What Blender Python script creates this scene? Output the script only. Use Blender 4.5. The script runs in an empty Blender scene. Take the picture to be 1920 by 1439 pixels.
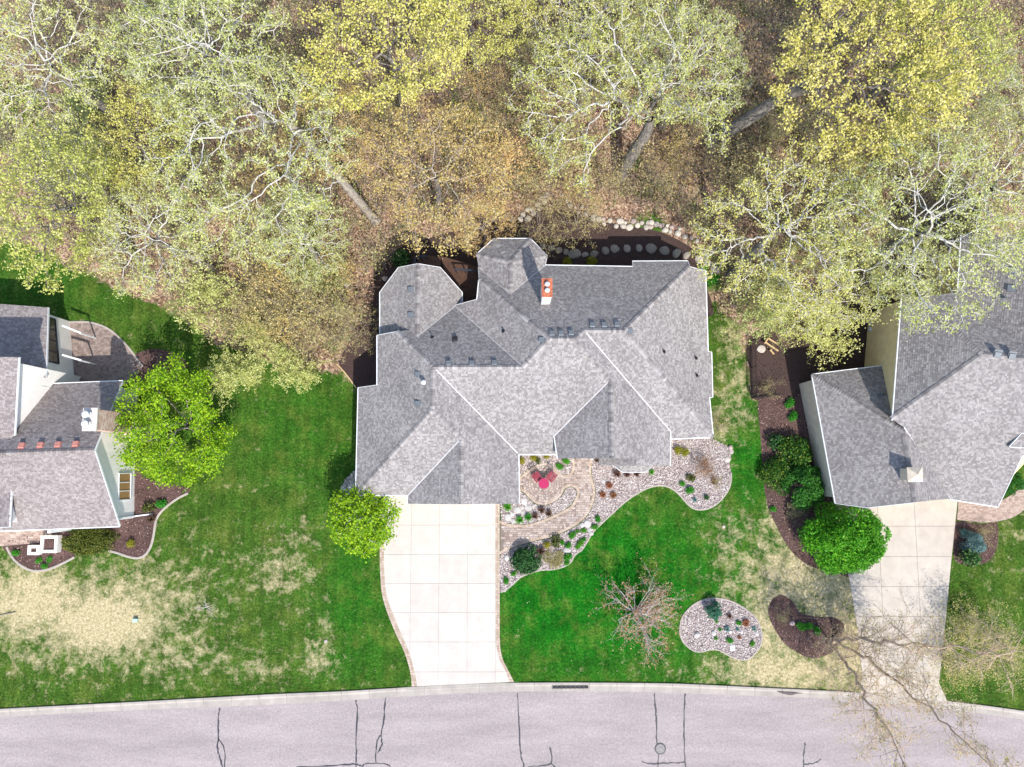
import bpy, bmesh, math, random
import numpy as np
from mathutils import Vector, Matrix

# ------------------------------------------------------------------ camera, sky, sun, exposure
FPX, CAMH = 1461.0, 57.0                       # focal length in photo pixels, flying height in metres
TILT = math.atan(160.0 / FPX)
scene = bpy.context.scene
cam_data = bpy.data.cameras.new("camera")
cam_data.sensor_width = 36.0
cam_data.lens = 36.0 * FPX / 1920.0
cam_data.clip_start, cam_data.clip_end = 0.5, 3000.0
cam = bpy.data.objects.new("camera", cam_data)
cam.location = (0, 0, CAMH)
cam.rotation_euler = (TILT, 0, 0)
scene.collection.objects.link(cam)
scene.camera = cam

SUN_EL, SUN_AZ = math.radians(50), math.radians(22)   # azimuth: east of south
to_sun = Vector((math.sin(SUN_AZ) * math.cos(SUN_EL), -math.cos(SUN_AZ) * math.cos(SUN_EL), math.sin(SUN_EL)))
world = bpy.data.worlds.new("World")
scene.world = world
world.use_nodes = True
wn = world.node_tree
sky = wn.nodes.new("ShaderNodeTexSky")
sky.sky_type = 'NISHITA'
sky.sun_disc = False
sky.sun_elevation = SUN_EL
sky.sun_rotation = math.pi - SUN_AZ
wn.links.new(sky.outputs[0], wn.nodes["Background"].inputs[0])
wn.nodes["Background"].inputs[1].default_value = 0.15
sun_data = bpy.data.lights.new("sun", 'SUN')
sun_data.energy = 3.1
sun_data.angle = math.radians(0.6)
sun_data.color = (1.0, 0.95, 0.87)
sun = bpy.data.objects.new("sun", sun_data)
sun.rotation_euler = to_sun.to_track_quat('Z', 'Y').to_euler()
sun.location = (0, 0, 80)
scene.collection.objects.link(sun)
scene.view_settings.view_transform = 'Standard'
scene.view_settings.look = 'None'
scene.view_settings.exposure = 0.86
scene.view_settings.gamma = 1.0
scene.view_settings.use_curve_mapping = False
scene.cycles.max_bounces = 5
scene.cycles.diffuse_bounces = 2
scene.cycles.transmission_bounces = 2
scene.cycles.use_adaptive_sampling = True
scene.cycles.adaptive_threshold = 0.02

COL = scene.collection
RNG = np.random.default_rng(7)
random.seed(7)

# ------------------------------------------------------------------ photo pixel -> point in the place
CT, ST = math.cos(TILT), math.sin(TILT)
def ray(px, py):
    u, v = (px - 960.0) / FPX, -(py - 719.5) / FPX
    return Vector((u, v * CT + ST, v * ST - CT))
EYE = Vector((0, 0, CAMH))
def P(px, py, z=0.0):
    d = ray(px, py)
    return EYE + d * ((z - CAMH) / d.z)
def PP(pts, z=0.0):
    return [P(x, y, z) for x, y in pts]
def S(z=0.0):                                   # photo pixels per metre at height z
    return FPX / (CAMH - z)
def smooth(pts, n=6, closed=True):              # Catmull-Rom through the points
    pts = [Vector((p[0], p[1], 0)) if len(p) == 2 else Vector(p) for p in pts]
    N = len(pts); out = []
    rng = range(N) if closed else range(N - 1)
    for i in rng:
        if closed:
            a, b, c, d = pts[i - 1], pts[i], pts[(i + 1) % N], pts[(i + 2) % N]
        else:
            a, b, c, d = pts[max(i - 1, 0)], pts[i], pts[i + 1], pts[min(i + 2, N - 1)]
        for k in range(n):
            t = k / n
            out.append(0.5 * ((2 * b) + (c - a) * t + (2 * a - 5 * b + 4 * c - d) * t * t + (-a + 3 * b - 3 * c + d) * t ** 3))
    if not closed:
        out.append(pts[-1].copy())
    return out

# ------------------------------------------------------------------ scene graph helpers
def new_mesh(name, verts, faces, smooth_shade=False):
    me = bpy.data.meshes.new(name)
    me.from_pydata([tuple(v) for v in verts], [], [tuple(f) for f in faces])
    me.update()
    if smooth_shade:
        me.polygons.foreach_set("use_smooth", [True] * len(me.polygons))
    return me
def np_mesh(name, V, F, smooth_shade=False):    # F: (n,k) all faces with k corners
    me = bpy.data.meshes.new(name)
    V = np.asarray(V, dtype=np.float32); F = np.asarray(F, dtype=np.int32)
    n, k = F.shape
    me.vertices.add(len(V)); me.vertices.foreach_set("co", V.ravel())
    me.loops.add(n * k); me.loops.foreach_set("vertex_index", F.ravel())
    me.polygons.add(n)
    me.polygons.foreach_set("loop_start", np.arange(0, n * k, k, dtype=np.int32))
    me.polygons.foreach_set("loop_total", np.full(n, k, dtype=np.int32))
    if smooth_shade:
        me.polygons.foreach_set("use_smooth", np.ones(n, dtype=bool))
    me.update(); me.validate()
    return me
def link(name, me, mat=None, parent=None, world_coords=True):
    o = bpy.data.objects.new(name, me)
    COL.objects.link(o)
    if me is not None and mat is not None and len(me.materials) == 0:
        me.materials.append(mat)
    if parent is not None:
        o.parent = parent
        if world_coords:
            off = world_loc(parent)
            if off.length > 0:
                me.transform(Matrix.Translation(-off))
    return o
def world_loc(o):
    v = Vector((0, 0, 0))
    while o is not None:
        v += o.location; o = o.parent
    return v
def tag(o, label=None, cat=None, group=None, kind=None):
    if label: o["label"] = label
    if cat: o["category"] = cat
    if group: o["group"] = group
    if kind: o["kind"] = kind
    return o
def thing(name, loc, label, cat, group=None, rz=0.0):
    e = bpy.data.objects.new(name, None)
    e.empty_display_size = 0.3
    e.location = loc; e.rotation_euler = (0, 0, rz)
    COL.objects.link(e)
    return tag(e, label, cat, group)
def children_of(o):
    return [c for c in bpy.data.objects if c.parent == o]
TREE_OF = {}
def copy_tree(src, loc, rz=0.0, scale=1.0, label=None, group=None):
    if src not in TREE_OF:
        TREE_OF[src] = [(c, children_of(c)) for c in children_of(src)]
    r = src.copy(); COL.objects.link(r)
    r.location = loc; r.rotation_euler = (0, 0, rz)
    r.scale = scale if hasattr(scale, '__len__') else (scale,) * 3
    if label: r["label"] = label
    if group: r["group"] = group
    for c, subs in TREE_OF[src]:
        k = c.copy(); COL.objects.link(k); k.parent = r
        for s in subs:
            q = s.copy(); COL.objects.link(q); q.parent = k
    return r

class MB:
    """collects verts and faces of one mesh"""
    def __init__(self): self.v = []; self.f = []
    def add(self, vs, fs):
        b = len(self.v); self.v += [Vector(x) for x in vs]; self.f += [tuple(i + b for i in f) for f in fs]
    def box(self, c, sx, sy, sz, rot=None):
        c = Vector(c)
        vs = [Vector((x * sx / 2, y * sy / 2, z * sz / 2)) for x in (-1, 1) for y in (-1, 1) for z in (-1, 1)]
        if rot is not None: vs = [rot @ v for v in vs]
        self.add([v + c for v in vs], [(0, 1, 3, 2), (4, 6, 7, 5), (0, 4, 5, 1), (2, 3, 7, 6), (0, 2, 6, 4), (1, 5, 7, 3)])
    def bar(self, p, q, w, h, up=Vector((0, 0, 1))):
        p, q = Vector(p), Vector(q); d = q - p; L = d.length
        if L < 1e-6: return
        d /= L; s = d.cross(up)
        if s.length < 1e-4: s = Vector((1, 0, 0))
        s.normalize(); t = s.cross(d)
        vs = []
        for e in (p, q):
            for a, b in ((-1, -1), (1, -1), (1, 1), (-1, 1)): vs.append(e + s * (a * w / 2) + t * (b * h / 2))
        self.add(vs, [(0, 3, 2, 1), (4, 5, 6, 7), (0, 1, 5, 4), (1, 2, 6, 5), (2, 3, 7, 6), (3, 0, 4, 7)])
    def prism(self, poly, z0, z1):
        n = len(poly)
        vs = [(p[0], p[1], z0) for p in poly] + [(p[0], p[1], z1) for p in poly]
        fs = [tuple(range(n - 1, -1, -1)), tuple(range(n, 2 * n))]
        fs += [(i, (i + 1) % n, n + (i + 1) % n, n + i) for i in range(n)]
        self.add(vs, fs)
    def lathe(self, c, prof, n=16):
        c = Vector(c); vs = []; fs = []
        for r, z in prof:
            for k in range(n):
                a = 2 * math.pi * k / n; vs.append(c + Vector((r * math.cos(a), r * math.sin(a), z)))
        for i in range(len(prof) - 1):
            for k in range(n):
                fs.append((i * n + k, i * n + (k + 1) % n, (i + 1) * n + (k + 1) % n, (i + 1) * n + k))
        fs.append(tuple(range(n - 1, -1, -1))); fs.append(tuple((len(prof) - 1) * n + k for k in range(n)))
        self.add(vs, fs)
    def sheet(self, poly):
        self.add(poly, [tuple(range(len(poly)))])
    def build(self, name, mat, parent=None, sm=False):
        me = new_mesh(name, self.v, self.f, sm)
        bm = bmesh.new(); bm.from_mesh(me); bmesh.ops.recalc_face_normals(bm, faces=bm.faces); bm.to_mesh(me); bm.free()
        return link(name, me, mat, parent)
def up_normals(me):
    bm = bmesh.new(); bm.from_mesh(me); bm.normal_update()
    for f in bm.faces:
        if f.normal.z < 0: f.normal_flip()
    bm.to_mesh(me); bm.free()
def area2(poly):
    return 0.5 * sum(poly[i - 1][0] * poly[i][1] - poly[i][0] * poly[i - 1][1] for i in range(len(poly)))
def in_poly(X, Y, poly):
    X = np.asarray(X); Y = np.asarray(Y); inside = np.zeros(X.shape, bool)
    n = len(poly)
    for i in range(n):
        x1, y1 = poly[i - 1][0], poly[i - 1][1]; x2, y2 = poly[i][0], poly[i][1]
        if y1 == y2: continue
        c = ((y1 > Y) != (y2 > Y)) & (X < (x2 - x1) * (Y - y1) / (y2 - y1) + x1)
        inside ^= c
    return inside
def dist_poly(X, Y, poly, closed=True):
    D = np.full(X.shape, 1e9); n = len(poly)
    for i in range(0 if closed else 1, n):
        ax, ay = poly[i - 1][0], poly[i - 1][1]; bx, by = poly[i][0], poly[i][1]
        dx, dy = bx - ax, by - ay; L = dx * dx + dy * dy + 1e-12
        t = np.clip(((X - ax) * dx + (Y - ay) * dy) / L, 0, 1)
        D = np.minimum(D, np.hypot(X - ax - t * dx, Y - ay - t * dy))
    return D
def clip_half(poly, nx, ny, c):                 # keep nx*x+ny*y <= c
    out = []
    for i in range(len(poly)):
        a, b = poly[i - 1], poly[i]
        da, db = nx * a[0] + ny * a[1] - c, nx * b[0] + ny * b[1] - c
        if da <= 0 and db <= 0: out.append(b)
        elif da <= 0 < db or db <= 0 < da:
            t = da / (da - db); m = (a[0] + (b[0] - a[0]) * t, a[1] + (b[1] - a[1]) * t)
            out.append(m)
            if db <= 0: out.append(b)
    return out
def clip_rect(poly, x0, x1, y0, y1):
    for h in ((-1, 0, -x0), (1, 0, x1), (0, -1, -y0), (0, 1, y1)):
        poly = clip_half(poly, *h)
        if len(poly) < 3: return []
    return poly
def clip_convex(poly, cv):                      # clip poly by convex counter-clockwise polygon
    if area2(cv) < 0: cv = cv[::-1]
    for i in range(len(cv)):
        a, b = cv[i - 1], cv[i]; nx, ny = (b[1] - a[1]), -(b[0] - a[0])
        poly = clip_half(poly, nx, ny, nx * a[0] + ny * a[1])
        if len(poly) < 3: return []
    return poly
def sample_poly(poly, n, rng=RNG):
    xs = [p[0] for p in poly]; ys = [p[1] for p in poly]
    A = abs(area2(poly)); B = (max(xs) - min(xs)) * (max(ys) - min(ys))
    m = int(n * B / max(A, 1e-6) * 1.05) + 10
    X = rng.uniform(min(xs), max(xs), m); Y = rng.uniform(min(ys), max(ys), m)
    k = in_poly(X, Y, poly)
    return X[k][:n], Y[k][:n]

# ------------------------------------------------------------------ materials
class NT:
    def __init__(self, name, rough=0.8, spec=0.3):
        self.m = bpy.data.materials.new(name); self.m.use_nodes = True
        self.t = self.m.node_tree; self.b = self.t.nodes["Principled BSDF"]
        self.b.inputs["Roughness"].default_value = rough
        self.b.inputs["Specular IOR Level"].default_value = spec
    def n(self, typ, **kw):
        nd = self.t.nodes.new(typ)
        for k, v in kw.items(): setattr(nd, k, v)
        return nd
    def l(self, a, b): self.t.links.new(a, b)
    def pos(self):
        if not hasattr(self, '_p'): self._p = self.n("ShaderNodeNewGeometry")
        return self._p.outputs["Position"]
    def obj(self):
        if not hasattr(self, '_o'): self._o = self.n("ShaderNodeTexCoord")
        return self._o.outputs["Object"]
    def island(self):
        self.pos(); return self._p.outputs["Random Per Island"]
    def objrand(self):
        return self.n("ShaderNodeObjectInfo").outputs["Random"]
    def noise(self, scale, detail=3.0, rough=0.55, vec=None, dist=0.0):
        nd = self.n("ShaderNodeTexNoise")
        nd.inputs["Scale"].default_value = scale; nd.inputs["Detail"].default_value = detail
        nd.inputs["Roughness"].default_value = rough; nd.inputs["Distortion"].default_value = dist
        self.l(vec or self.pos(), nd.inputs["Vector"])
        return nd.outputs["Fac"]
    def voro(self, scale, feature='F1', vec=None, out="Distance", rnd=1.0):
        nd = self.n("ShaderNodeTexVoronoi", feature=feature)
        nd.inputs["Scale"].default_value = scale; nd.inputs["Randomness"].default_value = rnd
        self.l(vec or self.pos(), nd.inputs["Vector"])
        return nd.outputs[out]
    def scalevec(self, s, vec=None):
        nd = self.n("ShaderNodeMapping"); nd.inputs["Scale"].default_value = s
        self.l(vec or self.pos(), nd.inputs["Vector"]); return nd.outputs[0]
    def ramp(self, fac, stops, interp='LINEAR'):
        nd = self.n("ShaderNodeValToRGB"); cr = nd.color_ramp; cr.interpolation = interp
        while len(cr.elements) < len(stops): cr.elements.new(0.5)
        for e, (p, c) in zip(cr.elements, stops):
            e.position = p; e.color = (c, c, c, 1) if not hasattr(c, '__len__') else (*c, 1)
        self.l(fac, nd.inputs["Fac"]); return nd.outputs["Color"]
    def mix(self, fac, a, b, mode='MIX'):
        nd = self.n("ShaderNodeMix", data_type='RGBA', blend_type=mode)
        for sock, v in ((nd.inputs[0], fac), (nd.inputs[6], a), (nd.inputs[7], b)):
            if hasattr(v, 'default_value') and hasattr(v, 'is_linked'): self.l(v, sock)
            elif hasattr(v, '__len__'): sock.default_value = (*v, 1)
            else: sock.default_value = v
        return nd.outputs[2]
    def math(self, op, a, b=None, clamp=False):
        nd = self.n("ShaderNodeMath", operation=op); nd.use_clamp = clamp
        for i, v in enumerate((a, b)):
            if v is None: continue
            if hasattr(v, 'is_linked'): self.l(v, nd.inputs[i])
            else: nd.inputs[i].default_value = v
        return nd.outputs[0]
    def attr(self, name):
        nd = self.n("ShaderNodeAttribute"); nd.attribute_name = name; return nd.outputs["Fac"]
    def color(self, c):
        if hasattr(c, 'is_linked'): self.l(c, self.b.inputs["Base Color"])
        else: self.b.inputs["Base Color"].default_value = (*c, 1)
        return self
    def bump(self, h, strength=0.5, dist=0.05):
        nd = self.n("ShaderNodeBump"); nd.inputs["Strength"].default_value = strength
        nd.inputs["Distance"].default_value = dist
        self.l(h, nd.inputs["Height"]); self.l(nd.outputs[0], self.b.inputs["Normal"]); return self
    def translucent(self, col, fac=0.35):
        tr = self.n("ShaderNodeBsdfTranslucent"); mx = self.n("ShaderNodeMixShader"); mx.inputs[0].default_value = fac
        if hasattr(col, 'is_linked'): self.l(col, tr.inputs[0])
        out = self.t.nodes["Material Output"]
        self.l(self.b.outputs[0], mx.inputs[1]); self.l(tr.outputs[0], mx.inputs[2]); self.l(mx.outputs[0], out.inputs[0])
        return self

def simple(name, col, rough=0.7, var=0.12, scale=3.0, metal=0.0, bump=0.0):
    t = NT(name, rough)
    n = t.noise(scale, 4)
    lo = [c * (1 - var) for c in col]; hi = [min(c * (1 + var), 0.95) for c in col]
    t.color(t.ramp(n, [(0.3, lo), (0.7, hi)]))
    t.b.inputs["Metallic"].default_value = metal
    if bump: t.bump(t.noise(scale * 12, 3), bump, 0.02)
    return t.m
def shingle_mat(name, dark, mid, light, stain=0.15):
    t = NT(name, 0.9, 0.2)
    c = t.ramp(t.island(), [(0.0, dark), (0.22, [0.6 * a + 0.4 * b for a, b in zip(dark, mid)]), (0.45, mid), (0.75, [0.5 * a + 0.5 * b for a, b in zip(mid, light)]), (1.0, light)])
    g = t.ramp(t.noise(0.35, 4, 0.6), [(0.3, 1 - stain), (0.7, 1 + stain * 0.4)])
    c = t.mix(1.0, c, g, 'MULTIPLY')
    g2 = t.ramp(t.noise(28, 2, 0.6), [(0.25, 0.78), (0.75, 1.18)])
    c = t.mix(1.0, c, g2, 'MULTIPLY')
    t.color(c); t.bump(t.noise(70, 2), 0.35, 0.01)
    return t.m
def leaf_mat(name, stops, trans=0.35, objvar=0.12):
    t = NT(name, 0.55, 0.3)
    c = t.ramp(t.island(), stops)
    hv = t.n("ShaderNodeHueSaturation")
    r = t.objrand()
    t.l(t.math('ADD', t.math('MULTIPLY', r, objvar * 0.25), 0.5 - objvar * 0.125), hv.inputs["Hue"])
    t.l(t.math('ADD', t.math('MULTIPLY', r, -objvar * 2), 1 + objvar), hv.inputs["Value"])
    t.l(c, hv.inputs["Color"])
    c = hv.outputs[0]
    t.color(c); t.translucent(c, trans)
    return t.m
def bark_mat(name, lo, hi, stretch=(9, 9, 1.6), bump=(0.3, 0.015)):
    t = NT(name, 0.95, 0.1)
    v = t.scalevec(stretch, t.obj())
    n = t.noise(1.0, 5, 0.65, v, 0.6)
    t.color(t.ramp(n, [(0.3, lo), (0.68, hi)])); t.bump(n, *bump)
    return t.m

M = {}
M['shingle'] = shingle_mat("grey laminated shingles", (0.215, 0.196, 0.193), (0.283, 0.261, 0.254), (0.38, 0.356, 0.344), 0.16)
M['cap'] = shingle_mat("ridge cap shingles", (0.20, 0.182, 0.178), (0.29, 0.267, 0.26), (0.41, 0.384, 0.372))
M['shingle_left'] = shingle_mat("lavender brown shingles", (0.215, 0.182, 0.176), (0.275, 0.238, 0.23), (0.35, 0.314, 0.304))
M['shingle_right'] = shingle_mat("grey violet shingles", (0.20, 0.183, 0.18), (0.265, 0.244, 0.239), (0.35, 0.328, 0.318))
M['deck_under'] = simple("roof boarding", (0.10, 0.095, 0.10), 0.9)
M['white_trim'] = simple("white painted trim", (0.78, 0.79, 0.80), 0.45, 0.05, 6)
M['flashing'] = simple("pale valley metal", (0.52, 0.51, 0.51), 0.5, 0.08, 4)
M['stucco'] = simple("white siding", (0.86, 0.825, 0.77), 0.8, 0.05, 2, bump=0.2)
M['cream_brick'] = simple("cream render", (0.76, 0.60, 0.32), 0.9, 0.1, 2, bump=0.3)
M['cream_cap'] = simple("pale cream cap", (0.62, 0.53, 0.42), 0.8)
M['beige_wall'] = simple("beige stucco", (0.64, 0.54, 0.41), 0.9, 0.12, 2, bump=0.3)
M['house_wall'] = simple("light stone siding", (0.55, 0.52, 0.48), 0.85, 0.1, 2, bump=0.2)
def ground_mat():
    t = NT("lawn and leaf litter", 0.95, 0.1)
    big = t.noise(0.16, 4, 0.6); mid = t.noise(0.7, 7, 0.72, dist=0.2); fine = t.noise(5.5, 5, 0.78); blade = t.noise(34, 2, 0.7)
    dry, lush, wood, gray = t.attr("dry"), t.attr("lush"), t.attr("wood"), t.attr("green")
    # grass greens
    g1 = t.ramp(fine, [(0.28, (0.013, 0.042, 0.004)), (0.5, (0.036, 0.09, 0.009)), (0.72, (0.115, 0.165, 0.03))])
    g2 = t.ramp(fine, [(0.28, (0.001, 0.042, 0.002)), (0.5, (0.005, 0.105, 0.004)), (0.72, (0.03, 0.185, 0.012))])
    g = t.mix(lush, g1, g2)
    m2 = t.ramp(mid, [(0.3, 0.5), (0.5, 1.0), (0.7, 1.5)])
    g = t.mix(0.8, g, m2, 'MULTIPLY')
    g = t.mix(t.math('MULTIPLY', t.ramp(t.noise(0.55, 7, 0.72), [(0.48, 0.0), (0.7, 0.75)]), 0.75), g, t.ramp(fine, [(0.3, (0.06, 0.10, 0.012)), (0.7, (0.22, 0.25, 0.05))]))
    g = t.mix(1.0, g, t.ramp(t.noise(8, 4, 0.8), [(0.33, 0.62), (0.5, 1.0), (0.67, 1.5)]), 'MULTIPLY')
    wv = t.n("ShaderNodeTexWave"); wv.inputs["Scale"].default_value = 0.42; wv.inputs["Distortion"].default_value = 1.4; wv.inputs["Detail"].default_value = 3.0; t.l(t.scalevec((1, 0.12, 1)), wv.inputs["Vector"])
    g = t.mix(1.0, g, t.ramp(wv.outputs["Fac"], [(0.25, 0.93), (0.75, 1.06)]), 'MULTIPLY')
    # straw
    s = t.ramp(t.noise(6, 5, 0.85), [(0.3, (0.13, 0.12, 0.04)), (0.45, (0.36, 0.30, 0.15)), (0.58, (0.58, 0.49, 0.31)), (0.72, (0.80, 0.70, 0.51))])
    patch = t.noise(1.15, 9, 0.74, dist=0.25)
    d = t.math('ADD', t.math('MULTIPLY', patch, 2.3), t.math('MULTIPLY', dry, 0.82))
    d = t.math('ADD', d, t.math('MULTIPLY', t.noise(4.5, 5, 0.8), 0.85))
    f = t.ramp(d, [(0.0, 0.0), (0.0, 0.0)])
    mr = t.n("ShaderNodeMapRange"); mr.inputs["From Min"].default_value = 1.88; mr.inputs["From Max"].default_value = 2.42
    t.l(d, mr.inputs["Value"])
    g = t.mix(mr.outputs[0], g, s)
    # leaf litter
    vc = t.n("ShaderNodeSeparateColor"); t.l(t.voro(7.5, out="Color"), vc.inputs[0])
    lit = t.ramp(vc.outputs[0], [(0.0, (0.10, 0.06, 0.042)), (0.35, (0.25, 0.155, 0.105)), (0.7, (0.41, 0.275, 0.195)), (1.0, (0.58, 0.43, 0.32))])
    lit = t.mix(0.7, lit, t.ramp(mid, [(0.25, 0.55), (0.75, 1.35)]), 'MULTIPLY')
    gr = t.math('ADD', t.math('MULTIPLY', t.noise(0.35, 5, 0.65, dist=0.5), 1.0), t.math('MULTIPLY', gray, 0.8))
    gm = t.n("ShaderNodeMapRange"); gm.inputs["From Min"].default_value = 0.60; gm.inputs["From Max"].default_value = 0.82
    t.l(gr, gm.inputs["Value"])
    lit = t.mix(gm.outputs[0], lit, t.ramp(t.noise(7, 3, 0.7), [(0.25, (0.03, 0.075, 0.012)), (0.55, (0.085, 0.17, 0.025)), (0.8, (0.17, 0.27, 0.05))]))
    wf = t.math('ADD', wood, t.math('MULTIPLY', t.math('SUBTRACT', t.noise(0.8, 5, 0.7), 0.5), 0.9))
    wm = t.n("ShaderNodeMapRange"); wm.inputs["From Min"].default_value = 0.42; wm.inputs["From Max"].default_value = 0.58
    t.l(wf, wm.inputs["Value"])
    t.color(t.mix(wm.outputs[0], g, lit))
    t.bump(t.math('ADD', t.math('MULTIPLY', fine, 0.6), t.math('MULTIPLY', blade, 0.5)), 0.8, 0.06)
    return t.m
M['ground'] = ground_mat()
def road_mat():
    t = NT("worn pale asphalt", 0.9, 0.25)
    v = t.ramp(t.voro(16, out="Color"), [(0.1, (0.27, 0.229, 0.224)), (0.9, (0.425, 0.365, 0.355))])
    c = t.mix(0.6, v, t.ramp(t.noise(60, 2, 0.8), [(0.3, (0.24, 0.206, 0.202)), (0.7, (0.47, 0.405, 0.395))]))
    c = t.mix(1.0, c, t.ramp(t.noise(7, 4, 0.85), [(0.32, 0.78), (0.68, 1.2)]), 'MULTIPLY')
    c = t.mix(1.0, c, t.ramp(t.noise(0.5, 6, 0.68, t.scalevec((0.3, 1.6, 1))), [(0.3, 0.80), (0.7, 1.10)]), 'MULTIPLY')
    t.color(c); t.bump(t.noise(40, 3, 0.8), 0.5, 0.02); return t.m
M['road'] = road_mat()
def concrete(name, col, blot=0.1):
    t = NT(name, 0.85, 0.3)
    c = t.ramp(t.noise(1.1, 6, 0.65), [(0.3, [x * (1 - blot) for x in col]), (0.7, [min(0.92, x * (1 + blot * 0.5)) for x in col])])
    c = t.mix(1.0, c, t.ramp(t.noise(0.5, 5, 0.7, t.scalevec((3, 0.5, 1))), [(0.3, 1 - blot * 0.6), (0.7, 1.0)]), 'MULTIPLY')
    c = t.mix(0.5, c, t.ramp(t.objrand(), [(0.0, 0.9), (1.0, 1.05)]), 'MULTIPLY')
    c = t.mix(0.5, c, t.ramp(t.noise(45, 2, 0.8), [(0.3, 0.86), (0.7, 1.08)]), 'MULTIPLY')
    t.color(c); t.bump(t.noise(50, 2), 0.25, 0.01); return t.m
M['drive'] = concrete("pale driveway concrete", (0.585, 0.52, 0.46), 0.11)
M['drive_right'] = concrete("grey driveway concrete", (0.535, 0.475, 0.41), 0.14)
M['kerb'] = concrete("kerb concrete", (0.43, 0.385, 0.34), 0.2)
M['edging'] = concrete("edging concrete", (0.44, 0.38, 0.33), 0.2)
M['joint'] = simple("dark joint filler", (0.27, 0.24, 0.22), 0.95)
M['paver_joint'] = simple("sandy dark joint", (0.20, 0.16, 0.135), 0.95)
M['tar'] = simple("crack sealing tar", (0.045, 0.045, 0.056), 0.45, 0.2)
def island_mat(name, stops, rough=0.85, bumps=30, under=None):
    t = NT(name, rough, 0.25)
    c = t.ramp(t.island(), stops)
    c = t.mix(1.0, c, t.ramp(t.noise(25, 3, 0.7), [(0.3, 0.8), (0.7, 1.12)]), 'MULTIPLY')
    t.color(c); t.bump(t.noise(bumps, 2), 0.3, 0.01); return t.m
M['paver'] = island_mat("tan concrete pavers", [(0, (0.27, 0.20, 0.17)), (0.3, (0.38, 0.30, 0.255)), (0.6, (0.45, 0.365, 0.315)), (0.85, (0.53, 0.445, 0.39)), (1, (0.34, 0.295, 0.28))])
M['paver_border'] = island_mat("sandy border pavers", [(0, (0.38, 0.29, 0.215)), (0.5, (0.46, 0.36, 0.28)), (1, (0.53, 0.43, 0.35))])
M['paver_brown'] = island_mat("brown brick pavers", [(0, (0.20, 0.15, 0.13)), (0.5, (0.28, 0.215, 0.19)), (1, (0.36, 0.285, 0.25))])
M['paver_pink'] = island_mat("pinkish brick pavers", [(0, (0.34, 0.25, 0.205)), (0.5, (0.44, 0.33, 0.275)), (1, (0.53, 0.42, 0.355))])
M['gravel'] = island_mat("mixed river gravel", [(0, (0.17, 0.13, 0.13)), (0.25, (0.36, 0.29, 0.275)), (0.5, (0.50, 0.42, 0.39)), (0.75, (0.62, 0.545, 0.51)), (1, (0.78, 0.75, 0.72))], 0.7)
M['gravel_bed'] = island_mat("gravel bed ground", [(0, (0.36, 0.30, 0.285)), (1, (0.38, 0.31, 0.295))])
def mulch_mat():
    t = NT("bark mulch", 0.95, 0.1)
    c = t.ramp(t.noise(16, 4, 0.8), [(0.3, (0.035, 0.02, 0.018)), (0.5, (0.115, 0.068, 0.06)), (0.75, (0.25, 0.165, 0.145))])
    c = t.mix(1.0, c, t.ramp(t.noise(0.7, 4), [(0.3, 0.65), (0.7, 1.25)]), 'MULTIPLY')
    t.color(c); t.bump(t.noise(22, 3, 0.8), 0.9, 0.05); return t.m
M['mulch'] = mulch_mat()
M['mulch_chip'] = island_mat("bark chips", [(0, (0.05, 0.03, 0.026)), (0.5, (0.15, 0.09, 0.078)), (0.85, (0.28, 0.185, 0.16)), (1, (0.46, 0.34, 0.28))], 0.95)
M['mulch_dark'] = NT("dark brown mulch", 0.95, 0.1).m
_t = NT("deep brown mulch soil", 0.95, 0.1)
_t.color(_t.ramp(_t.noise(14, 4, 0.8), [(0.3, (0.03, 0.02, 0.019)), (0.55, (0.085, 0.056, 0.05)), (0.8, (0.18, 0.125, 0.108))])); _t.bump(_t.noise(22, 3, 0.8), 0.9, 0.05)
M['mulch_dark'] = _t.m  # mulch in a deeper brown than the bark mulch
M['litter'] = island_mat("dead leaves", [(0, (0.10, 0.055, 0.038)), (0.35, (0.26, 0.15, 0.10)), (0.7, (0.42, 0.27, 0.19)), (1, (0.62, 0.46, 0.34))], 0.9)
def rock_mat(name, lo, hi):
    t = NT(name, 0.85, 0.25)
    c = t.ramp(t.noise(5, 5, 0.7, t.obj()), [(0.3, lo), (0.7, hi)])
    c = t.mix(0.8, c, t.ramp(t.objrand(), [(0, 0.72), (1, 1.15)]), 'MULTIPLY')
    t.color(c); t.bump(t.noise(9, 5, 0.7, t.obj()), 0.6, 0.05); return t.m
M['boulder'] = rock_mat("field boulder", (0.38, 0.335, 0.29), (0.68, 0.62, 0.54))
M['boulder_pink'] = rock_mat("pinkish boulder", (0.34, 0.26, 0.24), (0.58, 0.47, 0.44))
M['boulder_dark'] = rock_mat("grey brown edging stone", (0.22, 0.195, 0.165), (0.42, 0.375, 0.32))
M['white_rock'] = rock_mat("white limestone", (0.40, 0.375, 0.35), (0.64, 0.615, 0.585))
M['vent_grey'] = simple("grey vent metal", (0.15, 0.165, 0.18), 0.5, 0.1)
M['vent_dark'] = simple("black rubber boot", (0.02, 0.02, 0.025), 0.6)
M['white'] = simple("white enamel", (0.74, 0.74, 0.74), 0.35, 0.03)
M['rust'] = simple("rusty copper cap", (0.42, 0.13, 0.07), 0.65, 0.5, 6)
M['copper'] = simple("copper vent", (0.50, 0.21, 0.17), 0.5, 0.2, 8)
M['deck_wood'] = simple("brown deck board", (0.085, 0.045, 0.03), 0.8, 0.3, 5)
M['new_wood'] = simple("raw pine lumber", (0.60, 0.42, 0.22), 0.8, 0.15, 5)
M['black_metal'] = simple("black painted steel", (0.018, 0.017, 0.018), 0.5)
M['glass'] = NT("window glass", 0.08, 0.6).color((0.10, 0.085, 0.06)).m
M['brown_frame'] = simple("brown blind", (0.34, 0.20, 0.075), 0.6, 0.25, 12)
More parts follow.
